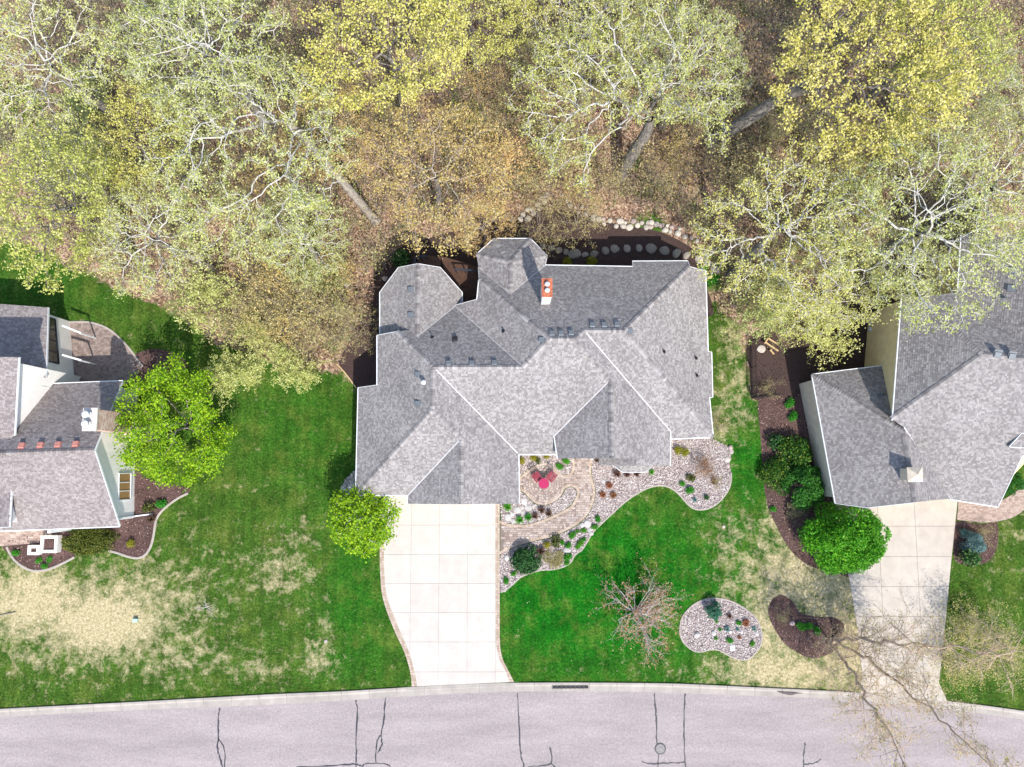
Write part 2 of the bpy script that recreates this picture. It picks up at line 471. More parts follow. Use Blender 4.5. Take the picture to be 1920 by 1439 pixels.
M['dark_frame'] = simple("dark window frame", (0.03, 0.04, 0.06), 0.4)
M['pink'] = simple("pink painted metal", (0.40, 0.022, 0.095), 0.45, 0.06)
M['red_pink'] = simple("faded red pink metal", (0.30, 0.035, 0.065), 0.5, 0.15, 8)
M['iron'] = simple("cast iron cover", (0.20, 0.19, 0.19), 0.6, 0.2, 10, 0.3)
M['brick'] = island_mat("pale pink brick", [(0, (0.45, 0.27, 0.20)), (0.5, (0.60, 0.42, 0.33)), (1, (0.75, 0.62, 0.53))])
M['mortar'] = simple("mortar", (0.62, 0.55, 0.48), 0.9)
M['wet'] = simple("wet silt stain", (0.09, 0.07, 0.07), 0.35, 0.3)
# plants
M['bark_oak'] = bark_mat("pale oak bark", (0.36, 0.335, 0.30), (0.72, 0.69, 0.63))
M['bark_trunk'] = bark_mat("furrowed trunk bark", (0.06, 0.052, 0.046), (0.30, 0.27, 0.235), (7, 7, 0.9), (0.9, 0.06))
M['bark_mid'] = bark_mat("grey brown trunk bark", (0.15, 0.13, 0.11), (0.40, 0.355, 0.30), (7, 7, 0.9), (0.7, 0.04))
M['bark_dark'] = bark_mat("grey brown bark", (0.12, 0.10, 0.09), (0.32, 0.28, 0.24))
M['twig'] = bark_mat("tan twigs", (0.27, 0.215, 0.165), (0.50, 0.43, 0.34))
M['bark_birch'] = bark_mat("reddish birch bark", (0.42, 0.28, 0.195), (0.72, 0.55, 0.42))
M['bark_pink'] = bark_mat("silver pink bark", (0.46, 0.39, 0.37), (0.78, 0.70, 0.67))
L = leaf_mat
M['leaf_oak'] = L("young oak leaves", [(0, (0.38, 0.40, 0.065)), (0.5, (0.58, 0.575, 0.15)), (1, (0.74, 0.71, 0.31))])
M['leaf_pale'] = L("pale unfolding leaves", [(0, (0.35, 0.40, 0.075)), (0.5, (0.54, 0.57, 0.18)), (1, (0.72, 0.72, 0.35))])
M['leaf_yellow'] = L("yellow maple leaves", [(0, (0.40, 0.41, 0.06)), (0.5, (0.62, 0.60, 0.14)), (1, (0.80, 0.75, 0.30))])
M['leaf_tan'] = L("tan orange buds", [(0, (0.46, 0.31, 0.08)), (0.5, (0.68, 0.48, 0.17)), (1, (0.82, 0.62, 0.31))])
M['leaf_brush'] = L("olive brush buds", [(0, (0.28, 0.25, 0.07)), (0.5, (0.46, 0.40, 0.16)), (1, (0.60, 0.52, 0.27))])
M['leaf_lime'] = L("lime green leaves", [(0, (0.11, 0.26, 0.006)), (0.5, (0.24, 0.44, 0.010)), (1, (0.42, 0.58, 0.02))], 0.35, 0.06)
M['leaf_green'] = L("fresh green leaves", [(0, (0.035, 0.21, 0.008)), (0.5, (0.085, 0.38, 0.013)), (1, (0.20, 0.49, 0.028))], 0.3, 0.06)
M['leaf_dark'] = L("dark evergreen leaves", [(0, (0.008, 0.04, 0.008)), (0.6, (0.022, 0.10, 0.018)), (1, (0.12, 0.26, 0.06))], 0.15)
M['leaf_deep'] = L("deep green needles", [(0, (0.009, 0.065, 0.008)), (0.6, (0.022, 0.165, 0.015)), (1, (0.07, 0.26, 0.03))], 0.15)
M['leaf_yew'] = L("olive yew needles", [(0, (0.025, 0.05, 0.006)), (0.6, (0.085, 0.115, 0.012)), (1, (0.19, 0.20, 0.03))], 0.2)
M['leaf_blue'] = L("blue spruce needles", [(0, (0.05, 0.12, 0.105)), (0.6, (0.13, 0.26, 0.235)), (1, (0.28, 0.42, 0.40))], 0.1)
M['leaf_bluegreen'] = L("blue green needles", [(0, (0.015, 0.07, 0.04)), (0.6, (0.035, 0.16, 0.09)), (1, (0.09, 0.27, 0.17))], 0.1)
M['leaf_rust'] = L("rusty new leaves", [(0, (0.28, 0.12, 0.05)), (0.5, (0.46, 0.25, 0.13)), (1, (0.56, 0.40, 0.22))])
M['leaf_birch'] = L("yellow birch catkins", [(0, (0.32, 0.29, 0.07)), (0.5, (0.50, 0.45, 0.14)), (1, (0.66, 0.60, 0.26))])
M['leaf_perennial'] = L("bright perennial leaves", [(0, (0.02, 0.16, 0.008)), (0.5, (0.055, 0.33, 0.018)), (1, (0.17, 0.48, 0.05))])
M['leaf_brown'] = L("brown dead blades", [(0, (0.07, 0.04, 0.03)), (0.6, (0.17, 0.09, 0.06)), (1, (0.30, 0.18, 0.12))])
M['leaf_orange'] = L("orange dead tuft", [(0, (0.16, 0.06, 0.025)), (0.6, (0.32, 0.13, 0.05)), (1, (0.45, 0.22, 0.10))])
M['leaf_mixed'] = L("green and yellow leaves", [(0, (0.015, 0.06, 0.01)), (0.55, (0.05, 0.16, 0.015)), (0.8, (0.14, 0.27, 0.02)), (1, (0.40, 0.45, 0.06))])
M['leaf_gold'] = L("golden shrub leaves", [(0, (0.15, 0.16, 0.008)), (0.6, (0.34, 0.33, 0.015)), (1, (0.50, 0.47, 0.04))])
# ------------------------------------------------------------------ ground
def to_px(X, Y, Z=0.0):
    dz = Z - CAMH
    cy = Y * CT + dz * ST; cz = -Y * ST + dz * CT
    return 960 + FPX * X / -cz, 719.5 - FPX * cy / -cz
def blob(px, py, cx, cy, rx, ry=None):
    ry = ry or rx
    return np.exp(-(((px - cx) / rx) ** 2 + ((py - cy) / ry) ** 2))
WOOD_EDGE = [(-900, 450), (0, 445), (70, 470), (150, 510), (240, 550), (330, 590), (400, 640), (480, 668), (560, 690), (640, 700), (700, 760), (760, 700), (1000, 600),
             (1330, 560), (1352, 585), (1385, 610), (1402, 700), (1410, 745), (1460, 760), (1560, 730), (1700, 560), (1920, 430), (2900, 400), (2900, -2500), (-900, -2500)]
def build_ground():
    xs = np.concatenate([[-1500, -500, -200, -100, -70, -55], np.arange(-46, 46.01, 0.4), [55, 70, 100, 200, 500, 1500]])
    ys = np.concatenate([[-1500, -500, -200, -100, -60, -40, -30], np.arange(-24, 42.01, 0.4), [50, 60, 80, 120, 200, 500, 1500]])
    X, Y = np.meshgrid(xs, ys)
    px, py = to_px(X, np.clip(Y, -60, 120)); px = px.ravel(); py = py.ravel(); X = X.ravel(); Y = Y.ravel()
    woodpoly = [P(a, b) for a, b in WOOD_EDGE[1:-3]]
    wp = [(-1600, woodpoly[0].y)] + [(p.x, p.y) for p in woodpoly] + [(1600, woodpoly[-1].y), (1600, 1600), (-1600, 1600)]
    ins = in_poly(X, Y, wp); d = dist_poly(X, Y, wp); sd = np.where(ins, d, -d)
    wood = np.clip(0.5 + sd / 2.4, 0, 1)
    op = blob(px, py, 25, 205, 60, 55) + 0.6 * blob(px, py, 10, 250, 50, 40)
    wood = np.clip(wood - 1.2 * op, 0, 1)
    dry = 0.16 + 0.07 * (px < 700) * (py > 880)
    for (cx, cy, rx, ry, w) in [(190, 1165, 120, 66, 1.4), (60, 1130, 110, 75, 1.2), (250, 1130, 170, 95, .65), (120, 1215, 190, 60, .5), (330, 1230, 140, 55, .5), (530, 1070, 75, 60, .55), (560, 1015, 45, 50, .42), (420, 1060, 220, 80, .22), (1850, 1000, 90, 60, .3),
                                (610, 1180, 16, 60, .6), (600, 1235, 40, 45, .6), (480, 1255, 80, 25, .45), (450, 1190, 60, 35, .2), (380, 1000, 70, 50, .2), (20, 1060, 50, 25, .3), (190, 1055, 60, 22, .3),
                                (1500, 1085, 110, 95, 1.0), (1470, 1260, 150, 50, 1.0), (1560, 1120, 80, 100, 1.0), (1590, 1220, 70, 110, 1.0), (1440, 1120, 50, 110, .85), (1440, 1190, 70, 80, .95), (1385, 1080, 55, 65, .6), (1365, 1000, 50, 50, .46), (1440, 1020, 38, 75, .6),
                                (1380, 640, 34, 50, .62), (1378, 730, 34, 80, .55), (1350, 790, 28, 60, .5), (1400, 770, 16, 60, .35), (1250, 1255, 130, 14, .22), (1280, 1105, 25, 16, .12),
                                (1880, 1000, 50, 60, .18), (1850, 1150, 60, 80, .1), (640, 690, 30, 40, .2), (500, 740, 90, 30, .15), (30, 250, 60, 40, .3)]:
        dry = np.maximum(dry, 0.16 + 0.9 * w * blob(px, py, cx, cy, rx, ry))
    lush = np.clip(1.25 * blob(px, py, 1120, 1110, 300, 190), 0, 1) + 0.75 * blob(px, py, 1400, 850, 50, 110) + 0.5 * blob(px, py, 660, 1150, 70, 200) + 0.35 * blob(px, py, 560, 800, 120, 120) + 0.35 * blob(px, py, 80, 530, 140, 60)
    lush = np.clip(lush, 0, 1)
    dry = dry - 0.14 * np.clip(blob(px, py, 1090, 1100, 230, 130), 0, 1) - 0.16 * blob(px, py, 670, 1130, 70, 170) - 0.12 * blob(px, py, 440, 980, 90, 60) - 0.14 * blob(px, py, 560, 800, 110, 130) - 0.14 * blob(px, py, 150, 530, 160, 50)
    green = 0.10 * np.ones(X.shape)
    for (cx, cy, rx, ry, w) in [(1215, 425, 45, 28, .55), (985, 130, 40, 50, .3), (660, 190, 50, 60, .25), (560, 470, 70, 60, .25), (120, 330, 120, 120, .35), (1330, 520, 30, 40, .5), (1640, 260, 70, 50, .2), (880, 230, 40, 40, .3), (450, 620, 90, 50, .35), (1190, 300, 25, 25, .25), (1290, 400, 30, 40, .3), (1050, 300, 40, 40, .2), (430, 260, 120, 80, .12)]:
        green = np.maximum(green, w * blob(px, py, cx, cy, rx, ry))
    Z = np.zeros_like(X)
    nx, ny = len(xs), len(ys)
    I = np.arange(nx * ny).reshape(ny, nx)
    F = np.stack([I[:-1, :-1].ravel(), I[:-1, 1:].ravel(), I[1:, 1:].ravel(), I[1:, :-1].ravel()], 1)
    fw = wood[F].mean(1) > 0.5
    V = np.stack([X, Y, Z], 1)
    for name, sel in (("lawn", ~fw), ("forest_floor", fw)):
        f = F[sel]; used = np.unique(f); remap = np.full(len(V), -1); remap[used] = np.arange(len(used))
        me = np_mesh(name, V[used], remap[f], True)
        for an, arr in (("wood", wood), ("dry", dry), ("lush", lush), ("green", green)):
            a = me.attributes.new(an, 'FLOAT', 'POINT'); a.data.foreach_set("value", arr[used].astype(np.float32))
        o = link(name, me, M['ground']); tag(o, kind="structure")
build_ground()

def resample(pts, n):
    pts = [Vector((p[0], p[1], p[2] if len(p) > 2 else 0)) for p in pts]
    L = [0.0]
    for a, b in zip(pts, pts[1:]): L.append(L[-1] + (b - a).length)
    out = []; j = 0
    for i in range(n):
        s = L[-1] * i / (n - 1)
        while j < len(L) - 2 and L[j + 1] < s: j += 1
        t = (s - L[j]) / max(L[j + 1] - L[j], 1e-9)
        out.append(pts[j].lerp(pts[j + 1], min(max(t, 0), 1)))
    return out
def offset_line(pts, d):                        # to the right of travel for positive d
    out = []
    for i, p in enumerate(pts):
        a = pts[max(i - 1, 0)]; b = pts[min(i + 1, len(pts) - 1)]
        t = (b - a); t.z = 0; t.normalize()
        out.append(p + Vector((t.y, -t.x, 0)) * d)
    return out
def flat_poly(name, poly, z, mat, parent=None, kind="structure"):
    me = new_mesh(name, [(p[0], p[1], z) for p in poly], [tuple(range(len(poly)))])
    up_normals(me)
    o = link(name, me, mat, parent)
    if parent is None: tag(o, kind=kind)
    return o
def kind(o, k="structure"):
    o["kind"] = k; return o

# ------------------------------------------------------------------ road and kerb
K0 = [P(x, y) for x, y in [(-500, 1358), (-250, 1343), (0, 1329), (250, 1316), (500, 1302), (640, 1296), (773, 1288), (930, 1281), (1060, 1279.5), (1200, 1280.5), (1280, 1282), (1447, 1290), (1600, 1298), (1780, 1315), (1920, 1333), (2150, 1368), (2400, 1412)]]
K1 = [P(x, y) for x, y in [(-500, 1376), (-250, 1360), (0, 1345), (250, 1332), (500, 1322), (640, 1314), (773, 1305.5), (930, 1298), (1060, 1296.5), (1200, 1297.5), (1280, 1300.5), (1447, 1306), (1600, 1313), (1780, 1331), (1920, 1350), (2150, 1387), (2400, 1433)]]
K0s, K1s = smooth(K0, 8, False), smooth(K1, 8, False)
far = [Vector((p.x * 1.02, p.y - 9.3, 0)) for p in K1s]
road_pts = K1s + [Vector((1500, K1s[-1].y - 25, 0)), Vector((1500, K1s[-1].y - 45, 0))] + far[::-1] + [Vector((-1500, far[0].y - 10, 0)), Vector((-1500, K1s[0].y - 5, 0))]
kind(flat_poly("road", road_pts, 0.006, M['road']))
kerb = kind(bpy.data.objects.new("kerb", None)); COL.objects.link(kerb)
def kerb_run(A, B, nseg, flip=False):
    sub = 5
    a = resample(A, nseg * sub + 1); b = resample(B, nseg * sub + 1)
    for s in range(nseg):
        ra = a[s * sub:(s + 1) * sub + 1]; rb = b[s * sub:(s + 1) * sub + 1]
        gap = 0.012 / max((ra[-1] - ra[0]).length, 0.1)
        vs = []; fs = []
        for i in range(sub + 1):
            p, q = ra[i], rb[i]
            if i == 0: p = p.lerp(ra[1], gap * sub); q = q.lerp(rb[1], gap * sub)
            if i == sub: p = p.lerp(ra[-2], gap * sub); q = q.lerp(rb[-2], gap * sub)
            px, _ = to_px(p.x, p.y)
            low = min(1, max(0, min((px - 745) / 25, (985 - px) / 25))) if not flip else 0
            low = max(low, min(1, max(0, min((px - 1590) / 25, (1800 - px) / 25)))) if not flip else 0
            h = 0.10 * (1 - low) + 0.025 * low
            for t, z in ((0, -0.02), (0.0, h - 0.01), (0.03, h), (0.24, h), (0.36, 0.03), (0.45, 0.016), (1.0, 0.013), (1.0, -0.02)):
                v = p.lerp(q, t); vs.append((v.x, v.y, z))
        for i in range(sub):
            for k in range(7):
                fs.append((i * 8 + k, i * 8 + k + 1, (i + 1) * 8 + k + 1, (i + 1) * 8 + k))
        fs.append(tuple(range(8))); fs.append(tuple(sub * 8 + k for k in range(7, -1, -1)))
        mb = MB(); mb.add(vs, fs); mb.build("kerb_segment", M['kerb'], kerb)
kerb_run(K0s, K1s, 56)
flat_poly("kerb_joint_bed", K0s + K1s[::-1], 0.004, M['joint'], kerb)
farB = [Vector((p.x, p.y - 0.7, 0)) for p in far]
kerb_run(farB, far, 18, True)
def ribbon(mb, pts, w, z, jitter=0.0):
    pts = smooth(pts, 5, False)
    pts = [p + Vector((random.uniform(-1, 1), random.uniform(-1, 1), 0)) * jitter for p in pts]
    ws = [w * random.uniform(0.45, 1.4) for _ in pts]
    l = [p + (q - p) * 1 for p, q in zip(pts, pts)]
    vs = []
    for i, p in enumerate(pts):
        a, b = pts[max(i - 1, 0)], pts[min(i + 1, len(pts) - 1)]
        t = (b - a); t.z = 0
        t = t.normalized() if t.length > 1e-6 else Vector((1, 0, 0))
        s = Vector((t.y, -t.x, 0)) * ws[i] / 2
        vs += [(p.x - s.x, p.y - s.y, z), (p.x + s.x, p.y + s.y, z)]
    mb.add(vs, [(2 * i, 2 * i + 1, 2 * i + 3, 2 * i + 2) for i in range(len(pts) - 1)])
CRACKS = [[(412, 1327), (410, 1350), (409, 1385), (408, 1403), (413, 1423), (419, 1445)], [(410, 1385), (421, 1405), (421, 1445)], [(667, 1313), (670, 1337), (668, 1393), (668, 1433), (664, 1480)],
          [(723, 1309), (720, 1343), (715, 1380), (716, 1397), (708, 1412)], [(714, 1378), (706, 1393), (705, 1431)], [(555, 1439), (627, 1436), (667, 1433), (678, 1437), (688, 1432), (720, 1432), (733, 1440), (760, 1470)],
          [(970, 1300), (972, 1337), (975, 1390), (977, 1417), (982, 1440), (980, 1490)], [(1031, 1402), (1033, 1432), (1000, 1437), (960, 1445)], [(1033, 1432), (1043, 1440), (1070, 1460)],
          [(1227, 1300), (1229, 1329), (1231, 1358), (1231, 1394)], [(1236, 1413), (1234, 1430), (1236, 1480)], [(1203, 1428), (1220, 1432), (1250, 1431), (1282, 1430)],
          [(1284.5, 1300.5), (1282.5, 1358), (1283, 1410), (1286, 1450), (1284, 1490)], [(1509, 1393), (1507, 1415), (1507, 1433), (1508, 1470)], [(1507, 1433), (1525, 1432), (1540, 1424)]]
road_ob = bpy.data.objects["road"]
for c in CRACKS:
    mb = MB(); ribbon(mb, [P(*p) for p in c], 0.10, 0.0105, 0.03)
    me = new_mesh("crack_seal", mb.v, mb.f); up_normals(me); link("crack_seal", me, M['tar'], road_ob)
mh = thing("manhole_cover", P(1238, 1404), "round iron manhole cover set in the road beside a tar seam", "manhole cover")
mb = MB(); mb.lathe(P(1238, 1404), [(0.40, 0.0), (0.40, 0.016), (0.33, 0.02), (0.33, 0.016), (0.0, 0.016)], 28); mb.build("frame_ring", M['tar'], mh)
mb = MB(); mb.lathe(P(1238, 1404), [(0.315, 0.012), (0.315, 0.024), (0.26, 0.028), (0.25, 0.024), (0.16, 0.024), (0.15, 0.029), (0.0, 0.03)], 28); mb.build("lid", M['iron'], mh)
# storm drain in the kerb face
a, b = P(1036, 1287), P(1103, 1286.5)
dr = thing("storm_drain", (a + b) / 2, "dark slotted storm drain inlet in the kerb east of the driveway", "drain")
mb = MB(); mb.bar(a + Vector((0, -0.06, 0.075)), b + Vector((0, -0.06, 0.075)), 0.16, 0.07); mb.build("inlet_slot", M['vent_dark'], dr)
for x in np.linspace(a.x, b.x, 9):
    mb = MB(); mb.bar((x, a.y - 0.24, 0.05), (x, a.y + 0.04, 0.118), 0.03, 0.02); mb.build("grate_bar", M['iron'], dr)
mb = MB(); mb.sheet([(p.x, p.y, 0.0175) for p in smooth([P(1455, 1295.5), P(1470, 1301), P(1482, 1303), P(1492, 1300.5), P(1506, 1299.5), P(1490, 1298), P(1472, 1297.3)], 5)])
me = new_mesh("puddle", mb.v, mb.f); up_normals(me); tag(link("puddle", me, M['wet']), kind="stuff")
bpy.data.objects["puddle"].location.z = 0.09

# ------------------------------------------------------------------ driveways: slabs and paver borders
def slabs(name, outline, xcuts, ycuts, mat, gap=0.016, skew=None):
    """outline: world xy polygon; cuts in metres along world axes (optionally sheared)"""
    base = flat_poly(name, outline, 0.006, M['joint'])
    poly = [(p[0], p[1]) for p in outline]
    for i in range(len(xcuts) - 1):
        for j in range(len(ycuts) - 1):
            y0, y1 = ycuts[j], ycuts[j + 1]
            sk = skew or (lambda x, y: x)
            cv = [(sk(xcuts[i], y0) + gap / 2, y0 + gap / 2), (sk(xcuts[i + 1], y0) - gap / 2, y0 + gap / 2), (sk(xcuts[i + 1], y1) - gap / 2, y1 - gap / 2), (sk(xcuts[i], y1) + gap / 2, y1 - gap / 2)]
            c = clip_convex(poly, cv)
            if len(c) < 3 or abs(area2(c)) < 0.05: continue
            if area2(c) < 0: c = c[::-1]
            mb = MB(); dz = random.uniform(0, 0.004)
            mb.prism(c, 0.0, 0.03 + dz); mb.build("slab", mat, base)
    return base
dl = [(722, 925), (720, 1030), (721, 1080), (723, 1102), (728, 1127), (747, 1177), (767, 1223), (778, 1263), (782, 1287)]
dr_ = [(955, 1279), (947, 1257), (938, 1240), (932, 1218), (929.5, 1193), (929, 1100), (929, 925)]
outer_l = [(713, 925), (712, 1030), (713, 1077), (718, 1123), (737, 1177), (758, 1223), (769, 1260), (772, 1287.5)]
outer_r = [(964, 1279), (953, 1257), (943, 1237), (938, 1213), (937, 1180), (937, 1100), (937, 925)]
L_in, R_in = smooth(PP(dl), 5, False), smooth(PP(dr_), 5, False)
xs_ = [P(700, 1040).x] + [P(x, 1100).x for x in (770, 823, 876.5)] + [P(929, 1100).x] + [P(990, 1100).x]
xs_[4] = P(929, 1100).x + 0.02
ys_ = sorted([P(850, y).y for y in (912, 930.5, 985, 1040, 1094.5, 1149, 1204, 1260, 1295)])
slabs("driveway", L_in + R_in, xs_, ys_, M['drive'])
def course(name, A, B, mat, parent, pitch=0.2, h=0.035, rows=1):
    """row of border pavers between two lines"""
    La = sum((q - p).length for p, q in zip(A, A[1:])); n = max(2, int(La / pitch))
    a, b = resample(A, n + 1), resample(B, n + 1)
    mb = MB()
    for i in range(n):
        for r in range(rows):
            t0, t1 = r / rows, (r + 1) / rows
            q = [a[i].lerp(b[i], t0), a[i + 1].lerp(b[i + 1], t0), a[i + 1].lerp(b[i + 1], t1), a[i].lerp(b[i], t1)]
            c = sum(q, Vector()) / 4
            q = [c + (p - c) * 0.93 for p in q]
            if area2(q) < 0: q = q[::-1]
            mb.prism(q, 0.0, h + random.uniform(-0.003, 0.003))
    o = mb.build(name, mat, parent); o["kind"] = "stuff"; return o
drive = bpy.data.objects["driveway"]
for A, B in ((dl, outer_l), (dr_, outer_r)):
    a, b = smooth(PP(A), 5, False), smooth(PP(B), 5, False)
    flat_poly("border_bed", a + b[::-1], 0.008, M['joint'], drive)
    course("border_pavers", a, b, M['paver_border'], drive, 0.19, 0.034, 2)
# neighbour's driveway on the right
rd = PP([(1560, 930), (1585, 1045), (1590, 1075), (1605, 1163), (1617, 1268), (1612, 1299), (1680, 1306), (1776, 1316), (1760, 1280), (1773, 1160), (1783, 1053), (1796, 930)])
yr = sorted([P(1715, y).y for y in (930, 987, 1044, 1100, 1156, 1212, 1268, 1320)])
x716 = P(1716, 987).x; x650 = P(1650, 1053).x
slabs("side_driveway", rd, [P(1500, 1000).x, x650, x716, P(1850, 1000).x], yr, M['drive_right'], 0.02)

# ------------------------------------------------------------------ walkway and patio of the main house
outer = [(938, 1040), (955, 1030), (978, 1021.6), (1009, 1013), (1033, 1007.5), (1056, 998), (1080, 985.6), (1098, 970), (1109, 953), (1115.6, 932.5), (1116, 917), (1112.5, 903), (1108.6, 887), (1110, 871), (1111, 852)]
inner_up = [(1070, 852), (1073, 875), (1069.5, 886), (1059, 891.5), (1048, 887), (1041, 879), (1034, 872), (1019, 868), (1002, 874), (987.5, 884), (972, 896), (966, 898), (966, 922), (975, 921.5), (981, 923), (988, 929), (1000, 942), (1019, 948), (1040.6, 940), (1053, 929), (1059, 917), (1069, 913), (1078, 915.5), (1082, 923), (1078, 935.6), (1069, 950), (1050, 960.6), (1025, 972), (994, 982.5), (970, 984), (950, 981.5), (938, 976)]
walk_poly = smooth(PP(outer), 4, False) + smooth(PP(inner_up), 4, False)
walkway = flat_poly("walkway", walk_poly, 0.008, M['paver_joint'])
def brick_field(name, poly, bw, bh, mat, parent, ang=0.0, gap=0.016, excl=None, h=0.03, mixw=None):
    ca, sa = math.cos(ang), math.sin(ang)
    loc = [(p[0] * ca + p[1] * sa, -p[0] * sa + p[1] * ca) for p in poly]
    x0, x1 = min(p[0] for p in loc), max(p[0] for p in loc); y0, y1 = min(p[1] for p in loc), max(p[1] for p in loc)
    mb = MB(); y = y0; rnd = random.Random(5)
    while y < y1:
        hh = bh * (rnd.choice(mixw) if mixw else 1)
        x = x0 - rnd.uniform(0, bw)
        while x < x1:
            w = bw * (rnd.choice((0.6, 1.0, 1.3)) if mixw else 1)
            X = np.array([x, x + w, x + w, x]); Y = np.array([y, y, y + hh, y + hh])
            k = in_poly(X, Y, loc)
            if k.all(): c = [(x + gap / 2, y + gap / 2), (x + w - gap / 2, y + gap / 2), (x + w - gap / 2, y + hh - gap / 2), (x + gap / 2, y + hh - gap / 2)]
            else: c = clip_rect(loc, x + gap / 2, x + w - gap / 2, y + gap / 2, y + hh - gap / 2)
            if len(c) >= 3 and abs(area2(c)) > 0.0015:
                if area2(c) < 0: c = c[::-1]
                cw = [(p[0] * ca - p[1] * sa, p[0] * sa + p[1] * ca) for p in c]
                cx = sum(p[0] for p in cw) / len(cw); cy = sum(p[1] for p in cw) / len(cw)
                if not (excl and excl(cx, cy)): mb.prism(cw, 0.0, h + rnd.uniform(-0.003, 0.003))
            x += w
        y += hh
    o = mb.build(name, mat, parent); o["kind"] = "stuff"; return o
pc = P(1019.5, 908); PR = 1.56
ow = smooth(PP(outer), 4, False); iw_full = smooth(PP(inner_up), 4, False)
wp2 = [(p.x, p.y) for p in walk_poly]
BW = 0.20
def near_edge(x, y):
    return dist_poly(np.array([x]), np.array([y]), wp2)[0] < BW * 0.9
brick_field("paver_field", wp2, 0.26, 0.18, M['paver'], walkway, 0.0, 0.024, lambda x, y: math.hypot(x - pc.x, y - pc.y) < PR - 0.08 or near_edge(x, y), 0.03, (0.75, 1.0))
course("border_pavers", ow, offset_line(ow, -BW), M['paver_border'], walkway, 0.17, 0.034)
course("border_pavers", iw_full, offset_line(iw_full, -BW), M['paver_border'], walkway, 0.17, 0.0335)
mb = MB(); r = 0.0
ringw = 0.185
for k in range(8):
    r0, r1 = k * ringw + 0.03, (k + 1) * ringw
    n = max(5, int(2 * math.pi * (r0 + r1) / 2 / 0.17)); off = random.random()
    for i in range(n):
        a0 = 2 * math.pi * (i + off + 0.07) / n; a1 = 2 * math.pi * (i + off + 0.93) / n
        q = [(pc.x + r0 * math.cos(a0), pc.y + r0 * math.sin(a0)), (pc.x + r1 * math.cos(a0), pc.y + r1 * math.sin(a0)), (pc.x + r1 * math.cos(a1), pc.y + r1 * math.sin(a1)), (pc.x + r0 * math.cos(a1), pc.y + r0 * math.sin(a1))]
        if area2(q) < 0: q = q[::-1]
        mb.prism(q, 0.0, 0.033 + random.uniform(-0.003, 0.003))
o = mb.build("paver_rings", M['paver'], walkway); o["kind"] = "stuff"

# ------------------------------------------------------------------ beds
def pebbles(name, poly, dens, s0, s1, mat, z=0.0, parent=None, flat=0.6, rng=RNG):
    n = int(abs(area2(poly)) * dens); X, Y = sample_poly(poly, n, rng); n = len(X)
    base = np.array([[1, 0, 0], [-1, 0, 0], [0, 1, 0], [0, -1, 0], [0, 0, 1], [0, 0, -1]], float)
    F0 = np.array([[0, 2, 4], [2, 1, 4], [1, 3, 4], [3, 0, 4], [2, 0, 5], [1, 2, 5], [3, 1, 5], [0, 3, 5]])
    sz = rng.uniform(s0, s1, n); a = rng.uniform(0, 6.28, n)
    V = base[None] * (1 + rng.uniform(-0.35, 0.35, (n, 6, 1)))
    V = V * sz[:, None, None] * np.stack([np.ones(n), rng.uniform(0.55, 1, n), np.full(n, flat)], 1)[:, None, :]
    c, s = np.cos(a)[:, None], np.sin(a)[:, None]
    Vx = V[..., 0] * c - V[..., 1] * s; Vy = V[..., 0] * s + V[..., 1] * c
    V = np.stack([Vx + X[:, None], Vy + Y[:, None], V[..., 2] + z + sz[:, None] * flat * 0.5], -1).reshape(-1, 3)
    F = (F0[None] + (np.arange(n) * 6)[:, None, None]).reshape(-1, 3)
    o = link(name, np_mesh(name, V, F), mat, parent); o["kind"] = "stuff"; return o
def chips(name, X, Y, s0, s1, asp, mat, z=0.012, tilt=0.5, parent=None, rng=RNG):
    n = len(X); L_ = rng.uniform(s0, s1, n); W = L_ * rng.uniform(asp * 0.6, asp, n); a = rng.uniform(0, 6.28, n)
    ux, uy = np.cos(a), np.sin(a); tz = rng.uniform(-tilt, tilt, n); tw = rng.uniform(-tilt, tilt, n)
    zc = z + 0.5 * (np.abs(tz) * L_ + np.abs(tw) * W)
    q = []
    for s, t in ((-1, -0.35), (0.1, -1), (1, 0.3), (-0.1, 1)):
        q.append(np.stack([X + 0.5 * (s * L_ * ux - t * W * uy), Y + 0.5 * (s * L_ * uy + t * W * ux), zc + 0.5 * (s * L_ * tz + t * W * tw)], 1))
    V = np.stack(q, 1).reshape(-1, 3); F = np.arange(4 * n).reshape(n, 4)
    o = link(name, np_mesh(name, V, F), mat, parent); o["kind"] = "stuff"; return o
def edging(name, pts, w, h, mat, closed=False, parent=None, pitch=None):
    pts = [p.copy() for p in pts]
    if closed: pts = pts + [pts[0].copy()]
    a, b = offset_line(pts, -w / 2), offset_line(pts, w / 2)
    n = max(2, int(sum((q - p).length for p, q in zip(pts, pts[1:])) / 0.35))
    a, b = resample(a, n), resample(b, n); vs = []; fs = []
    for i in range(n):
        m1 = a[i].lerp(b[i], 0.2); m2 = a[i].lerp(b[i], 0.8); k = h * random.uniform(0.9, 1.1)
        vs += [(a[i].x, a[i].y, 0), (a[i].x, a[i].y, k * 0.75), (m1.x, m1.y, k), (m2.x, m2.y, k), (b[i].x, b[i].y, k * 0.75), (b[i].x, b[i].y, 0)]
    for i in range(n - 1):
        for k in range(5): fs.append((i * 6 + k, i * 6 + k + 1, i * 6 + k + 7, i * 6 + k + 6))
    mb = MB(); mb.add(vs, fs); return mb.build(name, mat, parent)
bed1 = [(940, 930), (940, 976), (950, 980.5), (970, 983), (994, 981.5), (1025, 971), (1050, 959.6), (1068, 949), (1077, 935.6), (1081, 923), (1077, 916), (1069, 914), (1060, 918), (1054, 930), (1041, 941), (1019, 949), (999, 943), (987, 930), (980, 924), (974, 922), (962, 922), (960, 930)]
